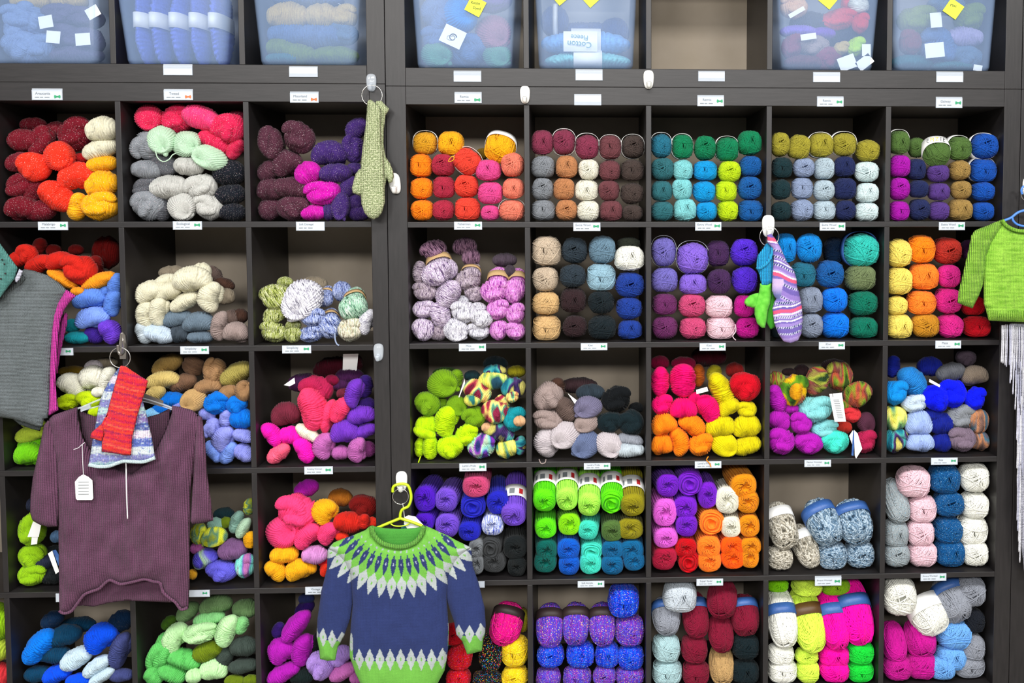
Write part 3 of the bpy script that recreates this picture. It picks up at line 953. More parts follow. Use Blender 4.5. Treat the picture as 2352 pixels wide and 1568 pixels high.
f 990 860 270 220 vacid 0 1.5
e 1000 710 180 150 mintgrey 0 4
e 1130 690 130 130 olivegreen 0 5
e 1250 690 260 150 mintgrey 70 4
e 1330 760 250 140 mint 60 2
e 1420 900 190 150 marigold 80 2
e 780 1000 150 140 orchid 0 3
n 860 1130 300 230 vperi 30 1.5
e 1190 1030 320 250 mauve 10 1
c 1070 1290 340 250 periviolet 0 .5
c 1350 1220 230 300 vmint 0 1
e 730 1310 100 120 mustard 0 3
@L 3 3|585 1070 5.227|solid|hot pink, gold and red wool
e 600 290 280 200 magentaviolet 20 7
e 1010 400 270 210 brownorange 0 7
c 480 580 450 420 pinkrose 0 .5
f 250 820 400 370 pinkrose 60 2
n 600 860 340 260 pinkrose 50 1
n 860 830 270 230 pinkrose 60 1.5
n 810 570 290 290 marigold 60 2
c 1290 510 310 270 darkred 0 4
e 1110 700 340 240 redbright -5 1
e 1300 680 170 140 redbright 80 1.5
e 1400 690 140 130 orangered 0 4
e 1040 860 150 110 orangered 0 3
e 330 1090 320 210 marigold 5 1.5
n 230 1280 270 220 marigold -45 1
n 490 1285 290 260 marigold 30 1
e 650 1240 150 150 marigold 0 3
e 700 1090 290 210 paleorchid 0 1
e 830 1150 160 150 crimson 0 4
e 830 1260 160 120 orangered 80 3
@R 1 3|930 1060 5.407|solid|violet, cobalt and black
s 260 440 290 340 vividviolet
s 540 460 290 310 mediumviolet
s 830 540 320 300 cobalt
s 880 270 340 290 rosepink 0 0
s 1140 460 290 310 cobalt
s 270 710 260 240 vividviolet
s 530 780 310 310 mediumviolet
s 825 815 280 250 cobalt
s 1100 760 280 270 wmarl
s 1370 680 320 340 mediumviolet 0 0 t
s 880 1050 200 290 silvergrey
s 1090 1040 250 290 gunmetal
s 1370 1050 300 300 blackgrey
s 890 1330 180 280 silvergrey
s 1130 1330 300 270 gunmetal
s 1400 1320 240 260 blackgrey
@R 2 3|1210 1060 5.407|solid|neon green, turquoise and petrol
s 1290 130 240 180 darkleaf 0 12
s 210 500 290 340 neongreen 0 0 t
s 500 480 280 350 palelimegreen 0 0 t
s 775 550 290 360 palelimegreen 0 0 t
s 1060 520 290 350 neongreen 0 0 t
s 1355 560 310 330 olivemustard 0 0 t
s 225 790 280 260 neongreen
s 510 790 280 280 limegreen
s 785 835 260 250 aquamint
s 1060 830 280 270 mossgreen
s 1355 850 330 270 olivemustard
s 225 1060 280 280 pine
s 510 1065 290 290 mediumblue
s 800 1070 280 240 aquamint
s 1075 1080 280 250 petrol
s 1365 1100 310 280 petrol
s 235 1340 290 270 pine
s 525 1335 270 280 mediumblue
s 800 1330 280 290 aquamint
s 1080 1340 280 270 petrol
s 1365 1345 280 260 petrol
@R 3 3|1490 1060 5.407|solid|purple, orange and amber
s 215 290 290 300 purplebright
s 510 240 310 320 purplebright
s 730 400 250 340 purplebright 0 2
s 465 515 310 290 purplebright
s 190 600 310 360 orchidpink
s 470 790 280 290 purplebright
s 200 900 310 260 orchidpink
s 980 480 300 350 ivory
s 1150 250 340 310 amber
s 1280 500 290 300 amber
s 775 740 320 320 softorange
s 1030 770 260 280 ivory 0 1.5
s 1290 780 270 290 amber
s 200 1140 310 240 crimsonrose
s 460 1070 280 260 brightred
s 740 1030 300 290 softorange
s 1020 1050 290 280 deeporange
s 1285 1035 270 230 amber
s 190 1380 300 250 crimsonrose
s 475 1330 260 300 brightred
s 755 1310 300 300 softorange
s 1060 1320 310 290 deeporange
s 1310 1285 240 280 amber
@R 4 3|1750 1050 5.407|stone|striped stone and denim
o 270 890 370 500 stone 15 1 w
o 570 1150 310 460 stone 22 2 w
o 800 850 420 530 denim 25 0 B
o 1180 850 450 510 denim 12 0 B
b 240 1280 330 290 stone
b 900 1250 370 330 denim
b 1270 1260 370 340 denim
@R 5 3|2020 1050 4.723|solid|pink, sparkly teal and white
b 405 290 360 340 palepink 0 0
b 740 250 340 320 sparkleblue
b 1080 240 330 330 white
o 205 500 270 430 sparklegrey 10 1
b 490 580 310 300 palepink
b 780 530 330 280 sparkleblue
b 1080 540 300 290 white
b 205 850 270 310 sparklegrey
b 470 845 310 300 palepink
b 775 810 310 300 sparkleblue
b 1070 810 330 320 white
b 205 1130 290 270 sparklegrey
b 495 1100 310 280 palepink
b 795 1090 320 300 sparkleblue
b 1090 1085 300 290 white
@L 1 4|0 1340 6.877|solid|royal blue, petrol and icy wool
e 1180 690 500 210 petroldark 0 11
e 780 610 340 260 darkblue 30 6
e 950 870 500 320 petroldark 15 4
e 810 1160 460 260 petroldark 0 3
e 1860 640 380 320 darkblue 30 5
e 400 1060 600 360 brightazure 52 1
n 1520 910 500 420 royal 45 .5
e 1140 1230 500 300 ice 30 1
e 1480 1350 460 240 ice 35 1
e 1560 1500 400 190 ice 30 .5
n 1840 1100 550 300 denimslate 75 2
e 380 1470 400 240 petroldark 0 3
e 850 1470 450 270 royal 20 2
e 1190 1560 360 190 royal 0 1
e 1870 1480 350 190 denimslate 0 2
@L 2 4|300 1340 6.877|solid|mint, spring green and olive wool
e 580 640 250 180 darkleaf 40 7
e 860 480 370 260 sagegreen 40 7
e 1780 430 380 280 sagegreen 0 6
n 1300 380 490 310 sagegreen 15 5
e 1200 590 460 210 mintgreen 10 3.5
c 360 1130 620 400 springgreen 68 2
e 1720 690 260 210 mintgreen 70 3
c 1050 820 560 330 palemint 10 1
n 650 900 480 330 palemint 65 2
n 1480 790 490 330 palemint 72 .5
e 1170 1110 460 290 olivegreen 20 2
e 800 1240 510 290 springgreen -20 1.5
e 610 1460 430 270 springgreen -25 1
e 250 1500 290 260 springgreen -30 1
e 1750 1040 400 300 charcoalgreen 0 2
e 1450 1200 310 260 charcoalgreen 60 3
e 1740 1340 430 210 charcoalgreen 5 1.5
n 1270 1410 410 340 palemint 0 1
e 970 1490 230 230 palemint 0 .5
e 1620 1560 300 160 olivegreen 0 1
e 1880 1550 230 160 olivegreen 0 1
@L 3 4|585 1340 6.877|solid|magenta-violet and lilac wool
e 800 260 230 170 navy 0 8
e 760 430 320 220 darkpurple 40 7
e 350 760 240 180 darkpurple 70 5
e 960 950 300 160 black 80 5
e 610 720 570 290 magentaviolet 50 1
n 340 1110 400 400 magentaviolet 40 1.5
n 720 1090 480 330 magentaviolet 80 1.5
e 390 1460 520 250 magentaviolet 25 .5
c 1010 1350 380 430 lilac 0 .5
n 1340 1180 350 310 lilac 40 2
e 1370 1440 430 240 orchid 25 1
e 1600 1510 220 200 orchid 0 1
e 720 1500 350 240 blackgreen 0 2
@R 1 4|940 1320 6.324|solid|confetti-flecked red, black and yellow
b 1690 690 200 350 olivemustard 0 7
o 1400 780 470 560 confm -15 1 d
b 640 900 320 310 crimson 0 3
b 720 1240 370 350 confr
b 700 1540 370 270 confr
o 1180 1180 360 480 confk -5 1
b 1120 1550 430 230 confk
b 1530 1150 400 440 confy
b 1540 1560 400 330 confy
@R 2 4|1210 1320 6.324|solid|confetti-flecked purple and blue
o 330 800 410 540 confp 0 1 d
o 710 770 400 530 confp 0 1 d
o 1100 780 400 530 confp 0 1 d
b 1530 850 440 470 confp
b 1410 420 460 460 confb 0 0
b 340 1210 410 350 confb
b 780 1200 420 380 confb
b 1170 1200 360 360 confb
b 1560 1240 410 370 confb
b 310 1530 370 300 confp
b 730 1530 420 300 confp
b 1130 1530 350 300 confp
b 1540 1560 430 290 confp
@R 3 4|1480 1320 6.324|solid|maroon, camel and pale aqua
b 530 350 500 460 palesilver 0 0
o 330 650 420 500 silver 0 2 B
b 330 1110 410 420 paleaqua
b 340 1500 440 370 paleaqua
o 1150 400 440 500 maroon -10 1
o 760 650 390 550 maroon 5 1.5 B
o 1500 640 420 520 maroon 5 1 B
o 1130 900 380 480 maroon 0 1
b 740 1120 390 410 maroon
b 760 1480 400 340 maroon
o 1140 1430 370 480 camel
b 1540 1080 400 370 blackteal
b 1530 1450 420 330 blackteal
@R 4 4|1750 1320 6.324|solid|neon yellow, magenta and white
b 240 170 340 210 limegreen 0 7
b 680 200 450 270 neonyellow 0 4
b 1090 200 430 250 yellowgreen 0 6
o 325 690 440 730 white 4 0 BB
o 710 720 480 830 neonyellow 8 0 RR
o 1090 700 440 770 neonmagenta 4 0 BB
o 1480 600 530 850 neonmagenta 8 0 BB
b 300 1190 390 320 white
b 320 1500 430 340 white
b 670 1210 340 230 neonyellow 0 2
b 690 1480 330 330 neonyellow
b 1080 1200 460 320 neonmagenta
b 1080 1500 450 330 neonmagenta
b 1520 1160 400 350 brightgreen
b 1500 1460 390 310 brightgreen
@R 5 4|2020 1310 6.078|solid|white, silver, baby blue and fuchsia
b 320 400 480 540 white 0 0
o 740 680 520 540 white 25 .5 W
o 1070 460 480 570 silver 20 1 B
b 1400 320 420 440 silver 0 2
b 1430 730 330 350 charcoal 0 3
o 245 1060 330 470 fuchsia 0 2
o 610 1000 430 480 fuchsia 5 2
b 1090 930 480 420 babyblue
b 1040 1260 430 340 babyblue 0 1.5
b 900 1530 390 320 babyblue
b 1440 1110 350 400 silver 0 2
b 1360 1480 440 330 silver 0 2
b 280 1500 400 340 fuchsia
b 620 1440 440 370 fuchsia
'''
# ------------------------------------------------------------------ the shelving
def opening(u, c, r):
    if u == 'L': x1 = -.103-.3555*(3-c); return x1-.3395, x1, ZF-.333-.3555*r, ZF+.006-.3555*r
    if u == 'R': x0 = .351*(c-1); return x0, x0+.335, ZF-.335-.351*r, ZF-.351*r
    if u == 'UL': x1 = -.109-.3565*(3-c); return x1-.340, x1, ZF+.110, ZF+.449
    if u == 'UR': x0 = .351*(c-1); return x0, x0+.335, ZF+.104, ZF+.439
DEP = .385
def unit(name, label, u, cols, rows, xl, xr, zb, zt):
    t = empty(name, (xl, 0, zb), label, 'shelf', 'dark shelving units along the wall')
    def board(nm, a, b, m):
        mb = MB(); mb.box(a, b); return mb.build(nm, m, t, smooth=False, bevel=.0012)
    ops = [[opening(u, c, r) for r in rows] for c in cols]
    X0, X1 = ops[0][0][0], ops[-1][0][1]
    board('side_panel', (xl, 0, zb), (X0, DEP, zt), M['woodv']); board('side_panel', (X1, 0, zb), (xr, DEP, zt), M['woodv'])
    board('top_panel', (X0, 0, ops[0][0][3]), (X1, DEP, zt), M['wood']); board('bottom_panel', (X0, 0, zb), (X1, DEP, ops[0][-1][2]), M['wood'])
    for r in range(len(rows)-1): board('shelf', (X0, 0, ops[0][r+1][3]), (X1, DEP-.006, ops[0][r][2]), M['wood'])
    for c in range(len(cols)-1):
        for r in range(len(rows)):
            board('divider', (ops[c][r][1], .0015, ops[c][r][2]), (ops[c+1][r][0], DEP-.006, ops[c][r][3]), M['woodv'])
    board('back_panel', (X0, DEP-.005, zb+.02), (X1, DEP, zt-.02), M['back'])
    return t
unit('shelving_unit', 'large dark brown cube shelving unit on the left, holding twisted wool hanks', 'L', (0, 1, 2, 3), range(5), -1.5545, -.0578, 0, ZF+.0575)
unit('shelving_unit', 'large dark brown cube shelving unit on the right, five compartments wide', 'R', (1, 2, 3, 4, 5), range(5), -.0565, 1.7885, 0, ZF+.0515)
unit('shelving_unit', 'dark brown cube shelving unit stacked on top of the left one', 'UL', (0, 1, 2, 3), (0,), -1.5645, -.0578, ZF+.058, ZF+.500)
unit('shelving_unit', 'dark brown cube shelving unit stacked on top of the right one', 'UR', (1, 2, 3, 4, 5), (0,), -.0565, 1.7885, ZF+.052, ZF+.490)
t = empty('shelving_unit', (1.790, 0, 0), 'dark brown shelving unit cut off by the right edge of the photo', 'shelf', 'dark shelving units along the wall')
for nm, a, b in (('side_panel', (1.790, 0, 0), (1.838, DEP, ZF+.0515)), ('side_panel', (1.790, 0, ZF+.052), (1.838, DEP, ZF+.49)),
                 ('shelf', (1.838, 0, .0), (2.2, DEP, .05)), ('shelf', (1.838, 0, ZF), (2.2, DEP, ZF+.0515)), ('back_panel', (1.838, DEP-.005, .05), (2.2, DEP, ZF))):
    mb = MB(); mb.box(a, b); mb.build(nm, M['back' if nm[0] == 'b' else 'woodv'], t, smooth=False, bevel=.0012)
mb = MB(); mb.box((-4.2, .405, 0), (5, .5, 3.1)); tag(mb.build('wall_back', M['wall'], smooth=False), kind='structure')
mb = MB(); mb.box((-4.2, -10, -.1), (5, .405, 0)); tag(mb.build('floor', M['floor'], smooth=False), kind='structure')
# ------------------------------------------------------------------ yarn placement
KIND = {'b': ('yarn_ball', 'yarn ball'), 'o': ('yarn_ball', 'yarn ball'), 's': ('yarn_skein', 'yarn skein')}
NUMW = 'zero one two three four five six seven eight nine ten eleven twelve thirteen fourteen fifteen sixteen seventeen eighteen nineteen twenty'.split()
ORD = 'zeroth first second third fourth fifth sixth seventh eighth ninth tenth eleventh twelfth thirteenth fourteenth'.split()
used = {}
import numpy as np
VC = {}
def fit(o, box):
    "keep the whole of o inside its compartment"
    me = o.data
    if me.name not in VC:
        a = np.empty(len(me.vertices)*3); me.vertices.foreach_get('co', a); VC[me.name] = a.reshape(-1, 3)[::3]
    for _ in range(2):
        A = np.array(Matrix.LocRotScale(o.location, o.rotation_euler, o.scale)); v = VC[me.name] @ A[:3, :3].T+A[:3, 3]; lo, hi = v.min(0), v.max(0)
        B0 = (box[0]+.0008, lo[1], box[2]+.0004); B1 = (box[1]-.0008, DEP-.008, box[3]-.0008); k = min(1, *[(B1[i]-B0[i])/(hi[i]-lo[i]) for i in (0, 2)])
        if k < 1: o.scale = o.scale*k; continue
        for i in range(3):
            if i != 1 and lo[i] < B0[i]: o.location[i] += B0[i]-lo[i]
            elif hi[i] > B1[i]: o.location[i] -= hi[i]-B1[i]
        break
def band(o, key, loc, rot=(0, 0, 0), sc=(1, 1, 1)):
    b = bpy.data.objects.new('paper_band', BAND[key]); link(b, o); b.location = loc; b.rotation_euler = rot; b.scale = sc
    return tag(b, BANDNAME[key])
def place(kind, px, py, w, h, col, rot, dcm, flag, box, matmode):
    d = .004+dcm*.01
    q = 's' if kind == 's' else ('b' if kind in 'bo' else kind)
    lst = SH[q]; used[q] = used.get(q, rnd.randint(0, 9))+1; me = lst[(used[q]*(2 if len(lst) % 2 else 1)+used[q]//3) % len(lst)]
    sc0 = mpp(px, py, d+.02); hw, hh = w*sc0/2, h*sc0/2; tilt = 0
    if kind not in 'bos': hw *= 1.11; hh *= 1.11
    if kind == 'b': hy = 1.15*(hw+hh)/2
    elif kind == 's': hy = .095
    elif kind == 'o': hy = 0
    else: hy = min(.085, .95*(hw+hh)/2)
    if kind == 'o':
        tilt = math.radians(42 if hh/hw < 1.5 else 48); Rv = hw*.98
        hy = math.sqrt(max(hh*hh-(Rv*math.cos(tilt))**2, (.9*hw)**2*math.sin(tilt)**2))/math.sin(tilt)
        ext = math.sqrt((Rv*math.sin(tilt))**2+(hy*math.cos(tilt))**2); sz = Rv
    else: ext = hy; sz = hh
    cy = d+ext
    if cy+ext > DEP-.008: ext2 = (DEP-.008-d)/2; cy = d+ext2; (hy, ext) = (ext2, ext2) if kind != 'o' else (hy, ext)
    yr = d+.35*ext; p = at(px, py, yr)
    r = math.radians(rot); ex = math.sqrt((hw*math.cos(r))**2+(hh*math.sin(r))**2); ez = math.sqrt((hw*math.sin(r))**2+(hh*math.cos(r))**2)
    if box:
        x0, x1, z0, z1 = box; k = min(1, (x1-x0-.002)/(2*ex), (z1-z0-.002)/(2*ez)); hw *= k; hh *= k; sz *= k; ex *= k; ez *= k
        p.x = min(max(p.x, x0+ex+.001), x1-ex-.001); p.z = min(max(p.z, z0+ez+.0005), max(z0+ez+.0005, z1-ez-.001))
    nm = KIND.get(kind, ('yarn_hank', 'yarn hank'))[0]
    if nm == 'yarn_hank': nm = ('boxed_' if matmode == 'bin' else '')+('tweed_' if matmode == 'tweed' else 'variegated_' if col in YM and col[0] == 'v' else 'marled_' if col in YM else 'chunky_' if col in ('palegreige', 'mushroom', 'slateblue', 'greyviolet') and matmode == 'solid' else '')+nm
    o = bpy.data.objects.new(nm, me); link(o); o.location = (p.x, cy, p.z)
    if kind == 'o': o.rotation_euler = (Matrix.Rotation(-r, 4, 'Y') @ Matrix.Rotation(tilt, 4, 'X')).to_euler()
    elif kind == 's' and flag == 't':
        o.rotation_euler = (math.radians(25), 0, 0); o.location = (p.x, d+.085, p.z+.042)
    elif kind in 'bs': o.rotation_euler = (rnd.uniform(-.12, .12), -r, rnd.uniform(-.08, .08))
    else: o.rotation_euler = (0, -r, 0)
    fl = -1 if kind not in 'bos' and rnd.random() < .35 else 1
    o.scale = (hw*fl, hy, sz)
    if box: fit(o, box)
    key = col if col in YM else ('spark' if col in ('sparkleblue', 'sparklegrey') else (matmode if matmode == 'tweed' and col not in ('taupe',) else 'solid'))
    if key != 'solid': o.material_slots[0].link = 'OBJECT'; o.material_slots[0].material = YM[key]
    if col in COL: o.color = (*[c**1.13 for c in hexc(COL[col])], 1)
    if flag and flag != 't':
        f = {'K': 'k', 'W': 'w', 'BB': 'B', 'RR': 'r'}.get(flag, flag)
        if kind == 'b': band(o, f, (0, .30, .05), sc=(1.03, .9, 1.045))
        elif kind == 'o': band(o, f, (0, .32 if len(flag) == 1 else .12, 0), sc=(1.015, 1.1 if flag == 'W' else .62 if len(flag) == 1 else .5, 1.015))
        elif flag in 'Kk' and flag: 
            K_ = flag == 'K'; rr = (math.radians(38 if K_ else 28), 0, 0); lc = Vector((.25*fl if K_ else .15*fl, .75, .72 if K_ else .5)); q_ = .78 if K_ else .74
            band(o, 'k', lc, rr, (q_, .9 if K_ else .6, q_)); e_ = bpy.data.objects.new('skein_end', SH['b'][rnd.randint(0, 7)]); link(e_, o); e_.location = lc+Vector((0, .25, .1)); e_.rotation_euler = rr; e_.scale = (q_*.97, .95, q_*.97); e_.color = o.color
            if o.material_slots[0].link == 'OBJECT': e_.material_slots[0].link = 'OBJECT'; e_.material_slots[0].material = o.material_slots[0].material
        elif flag == 'KK': band(o, f, (.25*fl, .75, .72), (math.radians(38), 0, 0), (.78, .9, .8))
        elif flag == 'kk': band(o, f, (.15*fl, .75, .45), (math.radians(25), 0, 0), (.8, .6, .8))
        elif flag == 'v': band(o, 'w', (-.02, 0, 0), (0, 0, math.radians(90)), (.98, .5, 1.0))
        elif flag == 'h': band(o, 'w', (0, 0, 0), (0, 0, math.radians(90)), (1.03, .95, 1.04))
        else: band(o, f, (.35*fl, .8, .4), (.3, 0, 0), (.8, .35, .8))
    if kind == 's' and flag == 't': band_print(band(o, 'w', (0, -.12, 0), sc=(1.03, .8, 1.03)))
    return o
def band_print(o):
    "red and grey print on the paper band of a tall skein"
    for i, (m, a, w) in enumerate((('redink', 62, 16), ('ink', 100, 22), ('ink', 128, 10))):
        mb = MB()
        def fn(u, v):
            an = math.radians(a+(w*(u/5-.5))); x, z = math.cos(an), math.sin(an); k = (abs(x)**2.45+abs(z)**2.45)**(-1/2.45)*1.028
            return Vector((x*k, -.22+.30*v, z*k))
        mb.grid(fn, 6, 2); b = mb.build('print', M[m]); b.parent = o
CUB = {}
def run(items, where, phrase, matmode, ox, oy, s, box, cubword='cubby'):
    objs = []
    for ln in items:
        f = ln.split(); kind = f[0]; cx, cy, w, h = map(float, f[1:5]); col = f[5]
        rot = float(f[6]) if len(f) > 6 else 0; d = float(f[7]) if len(f) > 7 else 1+rnd.uniform(-.4, .4); flag = f[8] if len(f) > 8 else ''
        o = place(kind, ox+cx/s, oy+cy/s, w/s, h/s, col, rot, d, flag, box, matmode)
        objs.append((kind, col, ox+cx/s, oy+cy/s, o))
    grp = {}
    for it in objs: grp.setdefault((KIND.get(it[0], ('', 'yarn hank'))[1], WORDS.get(it[1], it[1])), []).append(it)
    for (kw, cw), L in grp.items():
        n = len(L); place_ = f'in the {phrase} {cubword}'
        xs = [i[2] for i in L]; ys = [i[3] for i in L]
        vert = (max(ys)-min(ys)) >= (max(xs)-min(xs)); L.sort(key=lambda i: i[3] if vert else i[2])
        for i, it in enumerate(L):
            if n == 1: lab = f'{cw} {kw} {place_}'
            else:
                if n == 2: od = ('upper', 'lower')[i] if vert else ('left', 'right')[i]
                else:
                    a, b = ('top', 'bottom') if vert else ('left', 'right')
                    if i == 0: od = 'topmost' if vert else 'leftmost'
                    elif i == n-1: od = 'lowest' if vert else 'rightmost'
                    elif i < (n+1)//2: od = f'{ORD[i+1]} from {a}'
                    else: od = f'{ORD[n-i]} from {b}'
                lab = f'{od} of {NUMW[n]} {cw} {kw}s {place_}'
                if len(lab.split()) > 16: lab = f'{od} {cw} {kw} {place_}'
                if len(lab.split()) > 16: lab = lab.replace(' yarn', '')
            lab = lab.replace('hank in', 'twisted hank in') if n == 1 and len(lab.split()) < 15 else lab
            tag(it[4], lab, 'yarn', f'yarn in the {phrase} {cubword}')
for blk in ITEMS.strip().split('@')[1:]:
    lines = blk.strip().split('\n'); a, b, mm, phrase = lines[0].split('|')
    u, c, r = a.split(); ox, oy, s = map(float, b.split())
    box = opening(u, int(c), int(r)); CUB[(u, int(c), int(r))] = phrase
    run(lines[1:], a, phrase, mm, ox, oy, s, box)
# slivers of two hanks in the compartment cut off by the left edge
b0 = opening('L', 0, 4)
for px, py, w, h, c in ((-32, 1440, 80, 90, 'yellowgreen'), (-34, 1500, 80, 60, 'palelime'), (-34, 1560, 84, 60, 'redcoral')):
    o = place('e', px, py, w, h, c, 0, 1, '', (b0[0], b0[1]-.002, b0[2], b0[3]), 'solid')
    tag(o, f'{WORDS.get(c, c)} hank cut off at the lower left edge', 'yarn', 'hanks cut off at the left edge')
# ------------------------------------------------------------------ storage bins
def text(body, size, m, parent, loc, rz=0, flip=False, ext=.0002, name='lettering'):
    cu = bpy.data.curves.new(name, 'FONT'); cu.body = body; cu.size = size; cu.align_x = 'CENTER'; cu.align_y = 'CENTER'; cu.extrude = ext; cu.resolution_u = 3
    tmp = bpy.data.objects.new('t', cu); me = bpy.data.meshes.new_from_object(tmp); bpy.data.objects.remove(tmp); bpy.data.curves.remove(cu)
    me.name = name; me.materials.clear(); me.materials.append(m)
    o = bpy.data.objects.new(name, me); link(o)
    o.matrix_world = Matrix.Translation(loc) @ Matrix.Rotation(-math.radians(rz+(180 if flip else 0)), 4, 'Y') @ Matrix.Rotation(PI/2, 4, 'X')
    M_ = o.matrix_world.copy(); P_ = Matrix.LocRotScale(parent.location, parent.rotation_euler, parent.scale)
    o.parent = parent; o.matrix_parent_inverse = P_.inverted(); o.matrix_basis = M_
    return o
def prism(pts_px, y0, y1, m, name, parent=None):
    "flat piece outlined in photo pixels at plane y0, thickness to y1"
    P = [at(a, b, y0) for a, b in pts_px]; n = len(P); mb = MB()
    mb.add([(p.x, y0, p.z) for p in P]+[(p.x, y1, p.z) for p in P], [tuple(range(n))[::-1], tuple(range(n, 2*n))]+[(i, (i+1) % n, n+(i+1) % n, n+i) for i in range(n)])
    return mb.build(name, m, parent, smooth=False)
def rrect(x0, x1, y0, y1, r, n=5):
    out = []
    for cx, cy, a in ((x1-r, y1-r, 0), (x0+r, y1-r, 90), (x0+r, y0+r, 180), (x1-r, y0+r, 270)):
        for k in range(n+1):
            t = math.radians(a+90*k/n); out.append((cx+r*math.cos(t), cy+r*math.sin(t)))
    return out
def tub(pbl, pbr, zf, slope, label, nm='storage_bin'):
    "tapered translucent tub; bottom corners in world x, opening above the frame"
    H = .27; t = empty(nm, ((pbl+pbr)/2, .18, zf), label, 'bin', 'translucent storage bins on the top shelf'); mb = MB(); rings = []
    xlo, xhi = opening(u, c, 0)[:2]
    def ring(z, grow, th, r=.02): return [(x, y, z) for x, y in rrect(max(pbl-grow, xlo+.001)+th, min(pbr+grow, xhi-.001)-th, .014-grow*.4+th, .355+grow*.4-th, r)]
    prof = [(zf+.001, -.012, 0), (zf+.004, -.004, 0), (zf+.014, 0, 0)]+[(zf+.014+(H-.014)*k/6, slope*H*k/6, 0) for k in range(1, 7)]
    prof += [(zf+H, slope*H+.006, 0), (zf+H+.006, slope*H+.006, 0), (zf+H+.006, slope*H, .0022)]
    prof += [(zf+.014+(H-.014)*k/6, slope*H*k/6, .0022) for k in range(5, -1, -1)]+[(zf+.0045, -.008, .0022)]
    for z, g, th in prof: rings.append(ring(z, g, th))
    n = len(rings[0]); base = 0; mb.v = [v for r in rings for v in r]
    for i in range(len(rings)-1):
        for j in range(n): mb.f.append((i*n+j, i*n+(j+1) % n, (i+1)*n+(j+1) % n, (i+1)*n+j))
    mb.f.append(tuple(range(n))[::-1]); mb.f.append(tuple((len(rings)-1)*n+j for j in range(n)))
    mb.build('tub', M['bin'], t)
    return t
BINS = [  # column key, bl px, br px, py, slope, label, phrase, contents
 ('UL', 1, -45, 224, 143, .02, 'translucent bin with dusty blue and plum yarn at the top left', 'dusty blue and plum', '''
c 18 40 84 62 dustyblue 0 3
c 68 42 62 80 dustyblue 60 3.5
c 25 108 96 72 dustyblue 0 3
c 82 108 74 62 dustyblue 0 3.5
c -25 60 60 90 dustyblue 0 4
e 60 0 84 46 honey 0 5
e 150 -2 76 44 honey 0 5
c 140 32 96 52 dustyplum 0 4
c 192 40 70 52 dustyplum 0 3
c 150 84 92 60 dustyplum 0 3
c 196 92 62 62 dustyplum 0 3.5
e 165 124 112 44 dustyplum 0 3'''),
 ('UL', 2, 288, 520, 145, .10, 'translucent bin packed with upright periwinkle blue skeins', 'periwinkle', '''
e 312 10 300 54 periblue 90 3 v
e 358 10 300 54 periblue 90 3 v
e 403 12 300 54 periblue 90 3 v
e 449 12 300 54 periblue 90 3 v
e 493 14 300 54 periblue 90 3 v'''),
 ('UL', 3, 596, 817, 149, .08, 'translucent bin with honey, blue and olive yarn beside the left unit edge', 'honey, blue and olive', '''
e 625 32 92 62 honey 0 3
e 735 34 74 58 honey 0 3 w
c 792 36 58 54 honey 0 3
e 700 -6 150 40 stoneblue 0 5
e 640 74 96 54 stoneblue 0 3.5
e 735 78 110 64 stoneblue 0 3.5
c 790 74 56 50 greyblue 0 4
e 620 108 66 50 olivegreen -10 3
e 672 122 96 48 olivegreen 0 3
e 765 128 100 44 olivegreen 0 3
e 640 136 76 30 slateteal 0 2.5'''),
 ('UR', 1, 957, 1176, 154, .055, 'translucent bin of blue, green and rose yarn with a ram-head card', 'blue, green and rose', '''
c 985 35 84 86 stoneblue 0 4
f 1052 34 70 82 azure 60 2.5
c 1130 -5 90 60 purple 0 5
f 1132 72 78 76 dustyrose 0 3
c 995 90 80 60 stoneblue 0 4
f 990 126 70 60 seagreen 0 3
c 1070 112 104 74 stoneblue 0 3.5
f 1146 126 62 56 seagreen 0 3'''),
 ('UR', 2, 1237, 1455, 158, .045, 'translucent bin of blue cotton skeins, half empty', 'blue cotton', '''
e 1268 45 58 70 darkperi 0 12 v
e 1345 70 150 46 darkperi 0 16
e 1412 70 62 66 darkperi 0 14
e 1342 94 192 56 babyblue 0 4 h
e 1356 140 182 40 aqua 0 3 h'''),
 ('UR', 4, 1795, 2006, 163, .07, 'translucent bin of peach, lilac and brown yarn with loose white tags', 'peach, lilac and brown', '''
c 1825 14 60 50 peach 0 3
e 1868 50 90 54 navygrey 0 5
c 1928 42 72 46 redcoral 0 3
c 1965 12 52 60 redcoral 0 4
c 1990 52 36 44 redcoral 0 2.5
e 1990 8 34 46 white 80 2.5
e 1838 70 78 30 lavender 0 3
e 1890 74 60 30 bluepurple 0 4
c 1822 104 44 56 maroonrose 0 3
c 1872 104 70 48 mushroom 0 3
e 1945 80 100 50 navygrey 0 6
c 1935 110 32 30 wheat 0 2.5
c 1968 106 40 42 lime 0 2.5
e 1850 146 82 34 cocoa 0 2.5
c 1902 136 62 50 maroonrose 0 3
e 1960 140 80 40 navygrey 0 5'''),
 ('UR', 5, 2056, 2277, 164, .06, 'translucent bin of olive, plum and slate blue yarn at the top right', 'olive, plum and slate', '''
c 2112 44 80 62 olivegreen 0 3.5
c 2235 38 62 60 olivegreen 0 3
c 2180 10 80 40 greyblue 0 6
c 2096 96 48 56 wine 0 3
c 2166 108 90 90 stoneblue 0 2.5
e 2238 82 80 46 lilacgrey 0 3
e 2096 144 90 36 slateteal 0 3
c 2238 130 74 50 greyblue 0 3.5
e 2190 152 90 24 slateteal 0 3''')]
for u, c, bl, br, py, slope, lab, ph, its in BINS:
    x0, x1, z0, z1 = opening(u, c, 0); a = max(at(bl, py, .014).x, x0+.004); b = min(at(br, py, .014).x, x1-.004)
    tub(a, b, z0, slope, lab)
    run(its.strip().split('\n'), u, ph, 'bin', 0, 0, 1, (a+.002, b-.002, z0+.006, z0+.26), 'bin')
